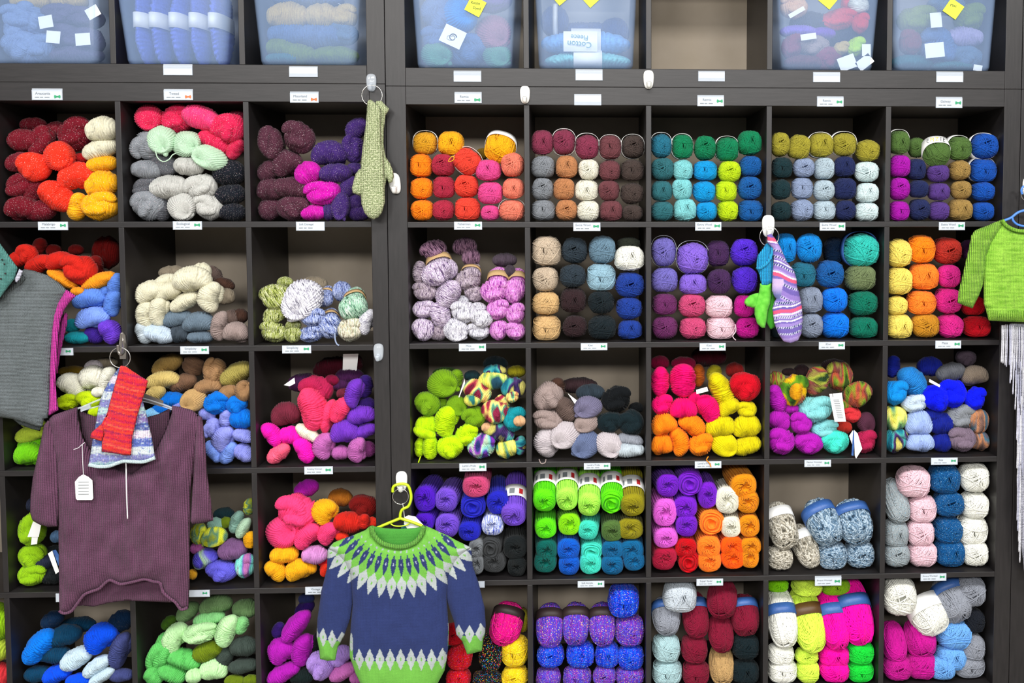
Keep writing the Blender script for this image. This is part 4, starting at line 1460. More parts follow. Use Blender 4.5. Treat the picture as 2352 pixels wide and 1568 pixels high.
def paper(cx, cy, w, h, rot, y, name, label, m='paper', grp=None, cat='tag', lines=0):
    r = math.radians(rot); pts = []
    for dx, dy in ((-w/2, -h/2), (-w/2, h/2), (w/2, h/2), (w/2, -h/2)):
        pts.append((cx+dx*math.cos(r)+dy*math.sin(r), cy-dx*math.sin(r)+dy*math.cos(r)))
    p = at(cx, cy, y); t = empty(name, p, label, cat, grp)
    prism(pts[::-1], y, y+.0008, M[m], 'sheet', t)
    return t
G = 'white paper tags inside the bins'
for cx, cy, w, h, rot, lab in ((105, 50, 32, 28, 10, 'upper left tag in the dusty blue bin'), (122, 85, 32, 28, -5, 'tag in the middle of the dusty blue bin'),
  (190, 90, 34, 28, 4, 'square tag in the plum side of the dusty blue bin'), (213, 28, 30, 26, 30, 'top right tag in the dusty blue bin'),
  (2150, 46, 26, 34, 5, 'tag on the olive yarn in the rightmost bin'), (2147, 115, 44, 34, 6, 'tag on the slate blue yarn in the rightmost bin'),
  (2246, 156, 20, 14, -10, 'small tag in the bottom right corner of the rightmost bin'), (1946, 144, 40, 32, 20, 'left tag at the bottom of the peach bin'),
  (1986, 143, 38, 24, 38, 'right tag at the bottom of the peach bin'), (1857, 84, 36, 14, 8, 'tag under the lilac yarn in the peach bin'),
  (1830, 28, 40, 10, 30, 'tag under the peach yarn in the peach bin'), (1990, 115, 20, 28, 0, 'upright tag by the lime yarn in the peach bin')):
    paper(cx, cy, w, h, rot, .0215, 'paper_tag', 'white paper '+lab, grp=G)
def note(cx, cy, w, rot, y, words, lab):
    t = paper(cx, cy, w, w, rot, y, 'sticky_note', lab, 'sticky', 'yellow sticky notes on the bins', 'note')
    for i, wd in enumerate(words):
        text(wd, .0105, M['darkink'], t, at(cx+i*3, cy-7+12*i, y-.0005), rot*.3)
note(1092, 14, 38, -28, .0075, ('Kettle', 'Dyed'), 'yellow sticky note lettered Kettle Dyed on the ram-card bin')
note(1287, -8, 30, 40, .008, (), 'left yellow sticky note on the blue cotton bin')
note(1357, -6, 34, 42, .008, (), 'right yellow sticky note on the blue cotton bin')
note(1903, -2, 34, -40, .007, ('Yarn',), 'yellow sticky note on the peach bin')
note(2190, 20, 36, -35, .007, ('Misc',), 'yellow sticky note on the rightmost bin')
t = paper(1040, 84, 52, 42, -25, .0215, 'paper_card', 'cream card with a curled ram horn drawing in the blue, green and rose bin', cat='card')
c0 = at(1040, 86, .021); k = mpp(1040, 84, .021); mb = MB()
mb.tube([c0+Vector((k*(9*math.cos(a)*(1-a/14)), 0, k*9*math.sin(a)*(1-a/14))) for a in [i*.3 for i in range(31)]], lambda s: .0016*(1-.7*s)+.0003, 5)
mb.tube([c0+Vector((k*x, 0, -k*z)) for x, z in ((-2, -6), (-12, -3), (-14, 3), (-8, 6), (-3, 7))], .0006, 5); mb.build('ram_drawing', M['darkink'], t)
# lettering on the two cotton labels
for cx, cy, wds, flip in ((1333, 94, ('Cotton', 'Fleece'), True),):
    p = at(cx, cy, .03); t = empty('skein_label', p, 'white label lettered Cotton Fleece upside down on the pale blue skein', 'label')
    a, b = at(cx-39, cy-23, .03), at(cx+39, cy+24, .03); mb = MB()
    mb.grid(lambda i, j: Vector((a.x+(b.x-a.x)*j, .040-.016*math.sin(PI*(.08+.84*i/8)), b.z+(a.z-b.z)*i/8)), 9, 2); mb.build('sheet', M['paper'], t)
    text('Cotton', .024, M['tealink'], t, at(cx-2, cy+7, .0225), -4, flip); text('Fleece', .020, M['tealink'], t, at(cx-2, cy-9, .0225), -4, flip)
# ------------------------------------------------------------------ price cards along the shelf edges
CARDS = [(375,147,441,172,0,'',''),(664,152,729,176,1,'',''),(1042,162,1105,187,2,'',''),(1322,159,1384,184,0,'',''),(1604,163,1665,186,1,'',''),(1868,165,1930,188,0,'',''),(2151,164,2213,188,0,'',''),
 (73,203,142,229,3,'Araucania','g'),(376,204,442,229,3,'Tweed','o'),(666,210,731,235,3,'Moorland','o'),(1044,211,1106,236,3,'Remix','g'),(1319,216,1381,241,1,'',''),(1602,218,1663,243,3,'Remix','g'),(1877,221,1938,244,3,'Remix','g'),(2150,222,2211,247,3,'Galway','g'),
 (87,509,155,528,3,'Malabrigo','g'),(397,508,463,527,3,'Ecological','g'),(680,509,745,529,3,'Soft Donegal','n'),(1043,509,1107,527,3,'Fisherman','g'),(1317,511,1379,530,3,'Extra Wool','g'),(1597,510,1657,529,3,'Extra Wool','g'),(1883,511,1942,529,3,'Extra Wool','g'),(2157,510,2217,528,3,'Extra Wool','g'),
 (100,799,167,816,3,'Merino','g'),(414,795,479,813,3,'Simplicity','g'),(648,793,714,811,3,'Simplicity','g'),(1054,789,1116,806,3,'Mica','g'),(1334,788,1395,804,3,'Kiwi','g'),(1607,788,1667,805,3,'Kiwi','g'),(1881,785,1941,802,3,'Kiwi','g'),(2149,782,2208,800,3,'Plaza','g'),
 (699,1071,764,1089,3,'Knitting Worsted','g'),(1055,1064,1117,1082,3,"Lamb's Pride","g"),(1341,1063,1402,1078,3,"Lamb's Pride",'g'),(1596,1059,1657,1075,3,"Lamb's Pride",'g'),(1848,1056,1909,1072,3,'Merino Worsted','g'),(2139,1051,2200,1067,3,'Rios','g'),
 (414,1355,481,1371,3,'','g'),(701,1347,766,1365,3,'Vintage','g'),(1051,1335,1113,1350,3,'',''),(1327,1334,1388,1349,3,'Soft Acrylic','g'),(1600,1329,1661,1345,3,'Super Saver','g'),(1872,1322,1933,1345,3,'Encore Worsted','g'),(2115,1317,2174,1334,3,'Encore Worsted','g'),(128,1362,196,1382,3,'','')]
def nearest(cx, cy):
    best = None
    for (u, c, r), ph in CUB.items():
        x0, x1, z0, z1 = opening(u, c, r); P = at(cx, cy, 0)
        if x0-.02 < P.x < x1+.02:
            dd = abs(P.z-(z0-.01)) if cy > 300 else abs(P.z-z1)
            if best is None or dd < best[0]: best = (dd, ph)
    return best[1] if best else 'left'
for x0, y0, x1, y1, kd, txt, icon in CARDS:
    cx, cy = (x0+x1)/2, (y0+y1)/2; a, b = at(x0, y1, -.004), at(x1, y0, -.004); W, Hh = b.x-a.x, b.z-a.z; m_ = at(cx, cy, -.004)
    top = cy < 195; ph = nearest(cx, cy)
    if top:
        names = {375: 'under the periwinkle bin', 664: 'under the honey and olive bin', 1042: 'under the ram-card bin', 1322: 'under the blue cotton bin', 1604: 'under the empty top compartment', 1868: 'under the peach bin', 2151: 'under the rightmost bin'}
        lab = 'blank white card in a clear holder '+names[x0]
    elif cy < 300: lab = f'{"price" if txt else "blank"} card above the {ph} cubby'
    else: lab = f'white price card on the shelf edge below the {ph} cubby'
    t = empty('price_label', (m_.x, 0, m_.z), lab, 'label', 'price cards on the shelf edges')
    hol = cy < 300 or y1-y0 > 21
    fr = {0: (.0, .62), 1: (.28, .62), 2: (.0, .58), 3: (.0, .80 if hol else 1.0)}[kd]
    mb = MB(); mb.box((a.x+.0015, -.0022, a.z+Hh*fr[0]+.0008), (b.x-.0015, -.0015, a.z+Hh*(fr[0]+fr[1])-.0008)); cd = mb.build('card', M['card'], t, smooth=False)
    mb = MB(); mb.box((a.x, -.0012, a.z), (b.x, -.0002, b.z)); mb.box((a.x, -.0034, a.z), (b.x, -.0028, a.z+Hh*.86 if hol else b.z)); mb.box((a.x, -.0034, a.z-.0006), (b.x, -.0002, a.z))
    mb.build('holder', M['clear'], t, smooth=False)
    zc = a.z+Hh*(fr[0]+fr[1]*.5); hgt = Hh*fr[1]
    if kd == 3:
        if txt:
            text(txt, min(hgt*.40, W*.62/max(4, len(txt))*1.9), M['ink'], cd, Vector((a.x+W*.36, -.0037, zc+hgt*.2)))
            mb = MB()
            for x_, w_ in ((.1, .14), (.27, .1), (.42, .16)): mb.box((a.x+W*x_, -.0038, zc-hgt*.26), (a.x+W*(x_+w_), -.0036, zc-hgt*.18))
            mb.build('price_line', M['ink'], cd, smooth=False)
        if icon in ('g', 'o'):
            mb = MB(); cx_ = a.x+W*.84; cz_ = zc-hgt*(.15 if cy < 230 else -.05); k = hgt*.20
            for s in (-1, 1):
                mb.add([(cx_+s*k*.15, -.0038, cz_-k*.35), (cx_+s*k*1.5, -.0038, cz_-k), (cx_+s*k*1.8, -.0038, cz_), (cx_+s*k*1.5, -.0038, cz_+k), (cx_+s*k*.15, -.0038, cz_+k*.35)], [(0, 1, 2, 3, 4)])
            mb.box((cx_-k*.3, -.0038, cz_-k*.3), (cx_+k*.3, -.0036, cz_+k*.3)); mb.build('bow_mark', M['greenink' if icon == 'g' else 'orangeink'], cd, smooth=False)
# ------------------------------------------------------------------ knitted things hanging in front
def knit_mat(name, rib=.0045, row=.0035, bump=.8, noise_amt=(.8, 1.15), nscale=55, ribk=1.0, rowk=.6):
    m = mat(name, rough=.9); nt = m.node_tree; L = nt.links.new; b = nt.nodes['Principled BSDF']
    b.inputs['Sheen Weight'].default_value = .06; b.inputs['Specular IOR Level'].default_value = .2
    at_ = N(nt, 'ShaderNodeAttribute', attribute_name='Col'); tc = N(nt, 'ShaderNodeTexCoord'); sp = N(nt, 'ShaderNodeSeparateXYZ'); L(tc.outputs['Object'], sp.inputs[0])
    def mth(op, a, b_=None):
        n = N(nt, 'ShaderNodeMath', operation=op)
        for i, v in enumerate((a, b_)):
            if v is None: continue
            if isinstance(v, (int, float)): n.inputs[i].default_value = v
            else: L(v, n.inputs[i])
        return n.outputs[0]
    sx = mth('SINE', mth('MULTIPLY', sp.outputs[0], PI/rib)); ax = mth('ABSOLUTE', sx)
    sz = mth('ABSOLUTE', mth('SINE', mth('ADD', mth('MULTIPLY', sp.outputs[2], PI/row), mth('MULTIPLY', ax, .9))))
    nz = N(nt, 'ShaderNodeTexNoise', i_Scale=nscale, i_Detail=5.0, i_Roughness=.7); L(tc.outputs['Object'], nz.inputs['Vector'])
    n2 = N(nt, 'ShaderNodeTexNoise', i_Scale=420.0, i_Detail=2.0); L(tc.outputs['Object'], n2.inputs['Vector'])
    hgt = mth('ADD', mth('ADD', mth('MULTIPLY', ax, ribk), mth('MULTIPLY', sz, rowk)), mth('MULTIPLY', n2.outputs[0], 1.2))
    bp = N(nt, 'ShaderNodeBump', i_Strength=bump, i_Distance=.0016); L(hgt, bp.inputs['Height']); L(bp.outputs[0], b.inputs['Normal'])
    mr = N(nt, 'ShaderNodeMapRange'); mr.inputs[1].default_value = .3; mr.inputs[2].default_value = .7; mr.inputs[3].default_value = noise_amt[0]; mr.inputs[4].default_value = noise_amt[1]
    L(mth('ADD', mth('MULTIPLY', nz.outputs[0], .5), mth('MULTIPLY', n2.outputs[0], .5)), mr.inputs[0])
    hs = N(nt, 'ShaderNodeHueSaturation'); L(at_.outputs['Color'], hs.inputs['Color']); L(mr.outputs[0], hs.inputs['Value']); L(hs.outputs[0], b.inputs['Base Color'])
    return m
K = dict(fine=knit_mat('fine knit', .0036, .0040, 1.0, rowk=1.4), mid=knit_mat('ribbed knit', .0056, .0046, 1.0, ribk=2.0, rowk=.35), fair=knit_mat('stranded knit', .0034, .0034, .5, (.88, 1.1)),
         chunky=knit_mat('chunky knit', .0062, .0050, 1.0, (.7, 1.25), 160), gart=knit_mat('slub knit', .0046, .0040, .9, (.78, 1.22), 90), rib=knit_mat('rib knit', .0050, .004, 1.0, ribk=2.4), felt=knit_mat('felted knit', .003, .003, .22, (.86, 1.12), 140), roll=knit_mat('sock knit', .0026, .0024, .4, (.92, 1.06)))
def garment(name, poly, y0, th, colf, m, parent, step=3.2, wr=.0, sig=7, back=.7, folds=None):
    "closed, filled-out piece of knitwear outlined in photo pixels; hangs in the plane y0"
    P = []; n = len(poly)
    for i in range(n):
        a, b = Vector(poly[i]), Vector(poly[(i+1) % n]); k = max(1, round((b-a).length/step))
        for j in range(k): P.append(a+(b-a)*j/k)
    nb = len(P)
    xs = [p.x for p in P]; ys = [p.y for p in P]
    def inside(x, y):
        c = False
        for i in range(len(poly)):
            x1, y1 = poly[i]; x2, y2 = poly[i-1]
            if (y1 > y) != (y2 > y) and x < (x2-x1)*(y-y1)/(y2-y1)+x1: c = not c
        return c
    import numpy as np
    A = np.array([[p.x, p.y] for p in P]); B_ = np.roll(A, -1, 0); D = B_-A; DD = (D**2).sum(1)+1e-9
    def dist(q):
        t = np.clip(((q-A)*D).sum(1)/DD, 0, 1); return float(np.sqrt((((A+D*t[:, None])-q)**2).sum(1)).min())
    pts = [Vector((p.x, p.y)) for p in P]; dd = [0.0]*nb; r = 0; yy = min(ys)
    while yy < max(ys):
        xx = min(xs)+(step/2 if r % 2 else 0)
        while xx < max(xs):
            if inside(xx, yy):
                ds = dist(np.array([xx, yy]))
                if ds > step*.55: pts.append(Vector((xx, yy))); dd.append(ds)
            xx += step
        yy += step*.87; r += 1
    res = delaunay_2d_cdt(pts, [(i, (i+1) % nb) for i in range(nb)], [], 1, 1e-4)
    V, F = res[0], res[2]; orig = res[3]
    dv = [0.0 if (o and min(o) < nb) else (dd[o[0]] if o else 0.0) for o in orig]
    verts = []; faces = []; cols = []; idx_b = {}
    def wob(x, y):
        w = wr*noise.noise(Vector((x/38, y/55, 3.3)))+wr*.5*noise.noise(Vector((x/14, y/30, 8.1)))
        if folds: w += folds(x, y)
        return w
    for i, v in enumerate(V):
        f = 1-math.exp(-dv[i]/sig); p = at(v.x, v.y, y0); verts.append((p.x, y0-th*f-wob(v.x, v.y)*f, p.z)); cols.append(colf(v.x, v.y))
    m_ = len(V)
    for i, v in enumerate(V):
        if dv[i] == 0: idx_b[i] = i; continue
        f = 1-math.exp(-dv[i]/sig); idx_b[i] = len(verts); x, y, z = verts[i]; verts.append((x, y0+th*back*f, z)); cols.append(cols[i])
    for f in F:
        a, b, c = f[0], f[1], f[2]
        e1, e2 = Vector(verts[b])-Vector(verts[a]), Vector(verts[c])-Vector(verts[a])
        if e1.cross(e2).y > 0: f = f[::-1]
        faces.append(tuple(f)); faces.append(tuple(idx_b[i] for i in f)[::-1])
    return mesh_obj(name, verts, faces, m, parent, True, cols)
H = hexc
def const(h, amp=0): 
    c = H(h)
    return lambda x, y: c
def mix(a, b, t): return tuple(a[i]+(b[i]-a[i])*t for i in range(3))
def tubes(name, pxs, y, r, m, parent=None, n=8, closed=False, ys=None):
    mb = MB(); pts = [at(a, b, (ys[i] if ys else y)) for i, (a, b) in enumerate(pxs)]
    pts = smoothpath(pts, closed); mb.tube(pts, r, n, closed); return mb.build(name, m, parent)
def smoothpath(P, closed=False, k=6):
    n = len(P); out = []
    rng = range(n) if closed else range(n-1)
    for i in rng:
        if closed: p0, p1, p2, p3 = P[i-1], P[i], P[(i+1) % n], P[(i+2) % n]
        else: p0, p1, p2, p3 = P[max(i-1, 0)], P[i], P[i+1], P[min(i+2, n-1)]
        for j in range(k):
            t = j/k; out.append(.5*((2*p1)+(-p0+p2)*t+(2*p0-5*p1+4*p2-p3)*t*t+(-p0+3*p1-3*p2+p3)*t**3))
    if not closed: out.append(P[-1])
    return out
def ringm(name, cx, cy, rad, y, r, m, parent=None, label=None, cat=None, grp=None):
    c = at(cx, cy, y); k = mpp(cx, cy, y)*rad; mb = MB()
    mb.tube([(c.x+k*math.cos(2*PI*i/40), y, c.z+k*math.sin(2*PI*i/40)) for i in range(40)], r, 8, True)
    o = mb.build(name, m, parent); return tag(o, label, cat, grp)
# --- grey vest with magenta armhole band
t = empty('knitted_vest', at(20, 640, -.09), 'grey knitted vest with magenta ribbed armhole trim at the left edge', 'vest')
def vest_col(x, y): return mix(H('697173'), H('788084'), .5+.5*noise.noise(Vector((x/40, y/60, 1))))
vb = [(-60,690),(4,672),(22,655),(40,638),(54,618),(73,620),(108,631),(135,649),(155,667),(143,690),(133,718),(125,752),(120,800),(117,850),(115,900),(114,940),(110,960),(101,962),(97,981),(80,978),(59,971),(29,962),(0,958),(-60,955)]
garment('body', vb, -.055, .022, vest_col, K['fine'], t, 4.2, .006, 12, folds=lambda x, y: .004*math.sin(x/19))
garment('arm_band', [(152,664),(164,672),(175,679),(160,694),(147,712),(139,735),(134,770),(131,820),(129,860),(127,880),(131,912),(134,942),(111,956),(113,930),(114,880),(116,820),(119,765),(124,725),(133,695)], -.058, .010, const('d23ca6'), K['rib'], t, 2.6, 0, 4)
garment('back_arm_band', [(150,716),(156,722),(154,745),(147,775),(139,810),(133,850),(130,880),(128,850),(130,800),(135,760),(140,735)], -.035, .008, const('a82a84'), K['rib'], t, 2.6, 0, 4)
garment('neck_band', [(3,690),(3,674),(28,655),(52,631),(60,640),(42,662),(22,680)], -.072, .006, const('5e6668'), K['rib'], t, 2.6, 0, 4)
garment('back_hem', [(20,955),(60,965),(95,975),(92,990),(70,984),(45,975)], -.028, .006, const('5c6466'), K['fine'], t, 3, 0, 4)
def lace(x, y): return mix(H('3e746e'), H('5c908a'), .5+.5*noise.noise(Vector((x/12, y/12, 1))))
t = empty('lace_shawl', at(0, 620, -.12), 'teal green lace knitted shawl at the left edge, lying over the grey vest', 'shawl')
garment('body', [(-50,520),(-8,548),(12,575),(41,615),(34,640),(18,660),(0,684),(-50,700)], -.105, .008, lace, K['gart'], t, 2.6, .003, 4)
mb = MB()
for cx, cy in ((5, 596), (10, 606), (-4, 588), (2, 640), (12, 628)):
    p = at(cx, cy, -.1165); mb.tube([(p.x, -.1175, p.z), (p.x, -.1155, p.z)], .0022, 8)
mb.build('eyelets', M['darkpaper'], t)
garment('white_strap', [(34,640),(44,617),(53,622),(46,640),(36,652)], -.112, .004, const('dcdcf0'), K['fine'], t, 2.4, 0, 3)
# --- plum sweater
t = empty('knitted_sweater', at(287, 935, -.07), 'plum purple short-sleeved sweater with scoop neck and curled hem', 'sweater')
pc = lambda x, y: mix(H('5a384e'), H('744a66'), .5+.5*noise.noise(Vector((x/30, y/50, 1))))
pd = lambda x, y: H('5c3c50')
sb = [(178,934),(150,943),(122,953),(108,966),(116,1010),(128,1060),(132,1110),(134,1210),(135,1310),(136,1400),(147,1409),(164,1404),(178,1385),(193,1366),(210,1358),(227,1352),(240,1340),(252,1332),(266,1337),(279,1341),(305,1336),(332,1330),(352,1335),(368,1339),(374,1358),(388,1372),(403,1383),(416,1399),(433,1395),(435,1349),(436,1202),(438,1120),(446,1060),(460,1000),(464,960),(441,941),(418,935),(395,931),(394,950),(380,990),(361,1028),(338,1062),(304,1086),(272,1080),(230,1058),(205,1030),(189,1004),(180,965)]
def pf(x, y): return .006*math.sin((x-130)/26)*min(1, max(0, (y-1000)/300))
garment('body', sb, -.075, .020, pc, K['mid'], t, 4.0, .008, 11, folds=pf)
garment('sleeve', [(112,962),(101,976),(92,1020),(82,1065),(75,1097),(70,1140),(69,1177),(74,1194),(88,1203),(110,1210),(132,1209),(134,1165),(136,1110),(134,1050),(128,1000)], -.082, .018, pc, K['mid'], t, 4.0, .004, 9)
garment('sleeve', [(452,952),(464,958),(471,1012),(474,1060),(477,1097),(484,1145),(490,1195),(465,1201),(441,1203),(437,1197),(440,1150),(444,1090),(446,1030)], -.082, .016, pc, K['mid'], t, 4.0, .004, 8)
garment('back_neck', [(181,938),(192,946),(215,955),(250,962),(290,964),(330,960),(365,950),(392,936),(388,975),(362,1030),(335,1066),(304,1090),(268,1084),(228,1062),(200,1030),(186,990)], -.045, .006, pd, K['mid'], t, 4.0, .002, 6)
garment('back_hem', [(150,1340),(200,1335),(300,1325),(380,1330),(415,1345),(412,1380),(390,1383),(340,1381),(290,1379),(250,1384),(215,1393),(190,1390),(172,1392)], -.045, .006, pc, K['mid'], t, 4.0, .002, 6)
mb = MB(); hem = [(136,1402),(147,1408),(164,1403),(178,1385),(193,1366),(210,1358),(227,1352),(240,1340),(252,1332),(266,1337),(279,1341),(305,1336),(332,1330),(352,1335),(368,1339),(374,1358),(388,1372),(403,1383),(416,1399),(431,1395)]
o = mesh_obj('hem_roll', *(lambda m: (m.v, m.f))((lambda m: (m.tube(smoothpath([at(a, b, -.088) for a, b in hem]), .0042, 8), m)[1])(MB())), K['mid'], t, True, None)
a_ = o.data.color_attributes.new('Col', 'FLOAT_COLOR', 'POINT'); a_.data.foreach_set('color', [x for _ in o.data.vertices for x in (*H('744a66'), 1)])
t = empty('clothes_hanger', at(287, 925, -.06), 'clear plastic hanger holding the plum sweater', 'hanger')
tubes('arm', [(172,940),(190,934),(230,917),(270,905)], -.062, .0028, M['clear'], t); tubes('arm', [(272,905),(320,912),(365,925),(404,940)], -.062, .0028, M['clear'], t)
tubes('lower_bar', [(185,944),(235,930),(270,922),(320,920),(370,932),(400,942)], -.060, .002, M['clear'], t)
prism([(328,903),(374,921),(372,934),(326,917)], -.064, -.058, M['greyhook'], 'clip', t)
prism([(184,936),(206,927),(208,936),(186,946)], -.064, -.058, M['clear'], 'clip', t)
def hangtag(label, poly, cord, y, name='price_tag', lines=()):
    c = at(*poly[0], y); t = empty(name, c, label, 'tag'); prism(poly, y, y+.001, M['paper'], 'card', t)
    for cd in cord: tubes('cord', cd, y-.001, .0009, M['cord'], t, 5)
    if lines:
        mb = MB()
        for a, b, w in lines: p = at(a, b, y); q = at(a+w, b+1.2, y); mb.box((p.x, y-.0006, q.z), (q.x, y-.0002, p.z))
        mb.build('handwriting', M['ink'], t, smooth=False)
    return t
hangtag('white paper price tag tied to the plum sweater', [(172,1106),(181,1095),(191,1089),(203,1095),(212,1103),(214,1144),(211,1148),(177,1148),(174,1144)], [[(192,1092),(190,1060),(189,1020)],[(169,1032),(180,1028),(189,1020),(195,1016)]], -.1065, lines=[(180,1106+7*i,24) for i in range(5)])
t = empty('yarn_strand', at(289, 1062, -.105), 'long white cord dangling down the front of the plum sweater', 'cord')
tubes('strand', [(283,1060),(289,1062),(290,1100),(291,1140),(293,1191)], -.1045, .0018, M['cord'], t, 6)
# --- striped hat, red fingerless mitt, ring and hook
def stripes(pal, per, slope=0, wob=3, sc=1.0):
    cs = [H(p) for p in pal]
    def f(x, y):
        q = (y+slope*x+wob*noise.noise(Vector((x/20, y/30, 5))))/per; k = math.floor(q); n_ = len(cs)
        a, b = cs[(k*7+k//3) % n_], cs[((k+1)*7+(k+1)//3) % n_]; fr = q-k
        base = mix(a, b, max(0, min(1, (fr-.35)/.3)))
        s = noise.noise(Vector((x/7, (y+slope*x)/2.4, 9)))
        return mix(base, cs[int(abs(noise.noise(Vector((x/9, y/3, 2))))*17) % n_], max(0, min(.9, s*2.6)))
    return f
t = empty('knitted_hat', at(283, 940, -.10), 'blue, lilac and white striped knitted hat hanging behind the red mitt', 'hat')
garment('body', [(275,842),(263,856),(249,878),(238,898),(231,915),(225,940),(220,970),(213,1008),(207,1046),(203,1066),(212,1070),(240,1072),(262,1067),(284,1059),(305,1060),(327,1060),(345,1058),(357,1050),(353,1030),(349,1005),(342,975),(335,945),(326,915),(305,880)], -.112, .014, stripes(['5a6cb8','d8e4e8','8c8cc8','b8d8d8','8a78b0','4c5c98','e8d8e8'], 6), K['gart'], t, 2.8, .004, 8)
mb = MB(); brim = [(204,1067),(225,1071),(250,1070),(270,1063),(285,1059),(305,1060),(330,1060),(356,1051)]
o = MB(); o.tube(smoothpath([at(a, b, -.122) for a, b in brim]), .005, 8); o = mesh_obj('brim', o.v, o.f, K['gart'], t, True, [H('c4d8dc')]*len(o.v))
t = empty('fingerless_mitt', at(285, 845, -.13), 'red and crimson striped fingerless mitt hanging from a metal ring', 'mitten')
garment('body', [(276,839),(289,841),(305,852),(322,863),(340,874),(336,892),(326,922),(317,949),(310,978),(304,1002),(301,1045),(285,1045),(258,1040),(233,1037),(234,1013),(239,996),(233,975),(240,962),(246,948),(252,925),(258,903),(263,885),(268,869)], -.135, .010, stripes(['e82c34','c01c48','f0402c','a82050','e03040','f46048'], 5.2, -.25), K['gart'], t, 2.8, .003, 7)
garment('thumb', [(248,950),(240,975),(238,1000),(233,1013),(222,1010),(207,1005),(209,995),(214,989),(224,981),(234,972),(240,960)], -.139, .008, stripes(['e82c34','c01c48','f04830','b02048'], 5, -.3), K['gart'], t, 2.6, 0, 5)
ringm('metal_ring', 275.7, 821, 23.5, -.130, .0013, M['ring'], None, 'metal ring carrying the red mitt and striped hat', 'ring')
def hook(label, px, py, h, style, y=0.0, rot=0):
    t = empty('wall_hook', at(px, py, y), label, 'hook', 'small hooks stuck to the shelving'); k = mpp(px, py, y); c = at(px, py, y)
    m = {'white': M['whitehook'], 'clear': M['clear'], 'grey': M['greyhook']}[style]; w = h*.28*k; H2 = h*k/2; mb = MB()
    rs = math.sin(math.radians(rot)); 
    def X(x, z): return (c.x+x+z*rs, c.z+z)
    out = []
    for i in range(24):
        a = 2*PI*i/24; x, z = math.cos(a), math.sin(a); kk = (abs(x)**3+abs(z)**3)**(-1/3); out.append((x*kk*w*(1+.12*z), z*kk*H2))
    n = 24; vs = []
    for yy, s in ((-.0005, 1), (-.006, 1), (-.009, .8)):
        vs += [(X(a*s, b*s)[0], y+yy, X(a*s, b*s)[1]) for a, b in out]
    mb.add(vs, [tuple(range(n)), tuple(range(2*n, 3*n))[::-1]]+[(i, i+n, (i+1) % n+n, (i+1) % n) for i in range(n)]+[(i+n, i+2*n, (i+1) % n+2*n, (i+1) % n+n) for i in range(n)])
    mb.build('base', m, t)
    mb = MB(); z0 = -H2*.25
    mb.tube(smoothpath([Vector((X(0, z0)[0], y-.008, X(0, z0)[1])), Vector((X(0, z0)[0], y-.014, X(0, z0-H2*.35)[1])), Vector((X(0, z0)[0], y-.022, X(0, z0-H2*.5)[1])), Vector((X(0, z0)[0], y-.028, X(0, z0-H2*.1)[1]))]), w*.45, 8)
    mb.build('hook', m, t); return t
hook('clear adhesive hook above the green tweed mittens', 853.5, 190, 40, 'clear')
hook('white adhesive hook on the left frame beside the mitten tip', 907, 421, 48, 'white', rot=-8)
hook('white adhesive hook on the frame above the maroon yarn column', 1206, 218, 40, 'white')
hook('white adhesive hook under the divider of the empty top compartment', 1489.5, 183, 42, 'white')
hook('clear adhesive hook beside the top of the watermelon pink cubby', 870, 808, 40, 'clear')
hook('white adhesive hook holding the blue and green mittens and sock', 1764, 519, 50, 'white')
hook('white adhesive hook holding the lime hanger', 923, 1104, 46, 'white')
t = empty('wall_hook', at(279, 800, 0), 'grey metal leaf-shaped hook above the red mitt', 'hook', 'small hooks stuck to the shelving')
tubes('hook', [(280,764),(283,785),(284,805),(278,814),(272,806),(271,792)], 0, .0042, M['greyhook'], t, 8, ys=[-.004, -.006, -.045, -.130, -.138, -.140])
prism([(276,765),(281,762),(287,770),(290,795),(289,824),(275,824),(273,790)], -.006, -.001, M['greyhook'], 'base', t)
# --- green tweed mittens on a ring
tw = lambda x, y: mix(H('6f8050'), H('d8dcb4'), max(0, min(1, .42+1.1*noise.noise(Vector((x/2.4, y/2.1, 4))))))
t = empty('mitten_pair', at(858, 240, -.05), 'pair of sage green tweed mittens hanging from a ring', 'mitten')
garment('back_mitten', [(862,232),(876,231),(888,244),(894,249),(892,256),(886,264),(882,296),(881,330),(886,360),(896,375),(903,393),(905,405),(901,418),(893,421),(888,410),(884,430),(884,465),(876,489),(868,470),(862,400),(858,320)], -.036, .010, tw, K['chunky'], t, 2.4, .002, 5)
garment('front_mitten', [(843,234),(850,227),(858,233),(866,240),(874,250),(876,262),(874,290),(875,320),(879,350),(882,380),(883,430),(884,466),(877,489),(869,499),(858,504),(846,499),(837,489),(830,469),(829,447),(826,430),(828,400),(829,370),(833,334),(838,300),(842,262)], -.052, .013, tw, K['chunky'], t, 2.4, .002, 7)
garment('thumb', [(831,388),(825,388),(816,400),(811,418),(808,432),(810,443),(822,447),(831,446),(836,420)], -.053, .010, tw, K['chunky'], t, 2.4, 0, 5)
ringm('metal_ring', 854.5, 219, 23.5, -.030, .0013, M['ring'], None, 'metal ring carrying the green tweed mittens', 'ring')
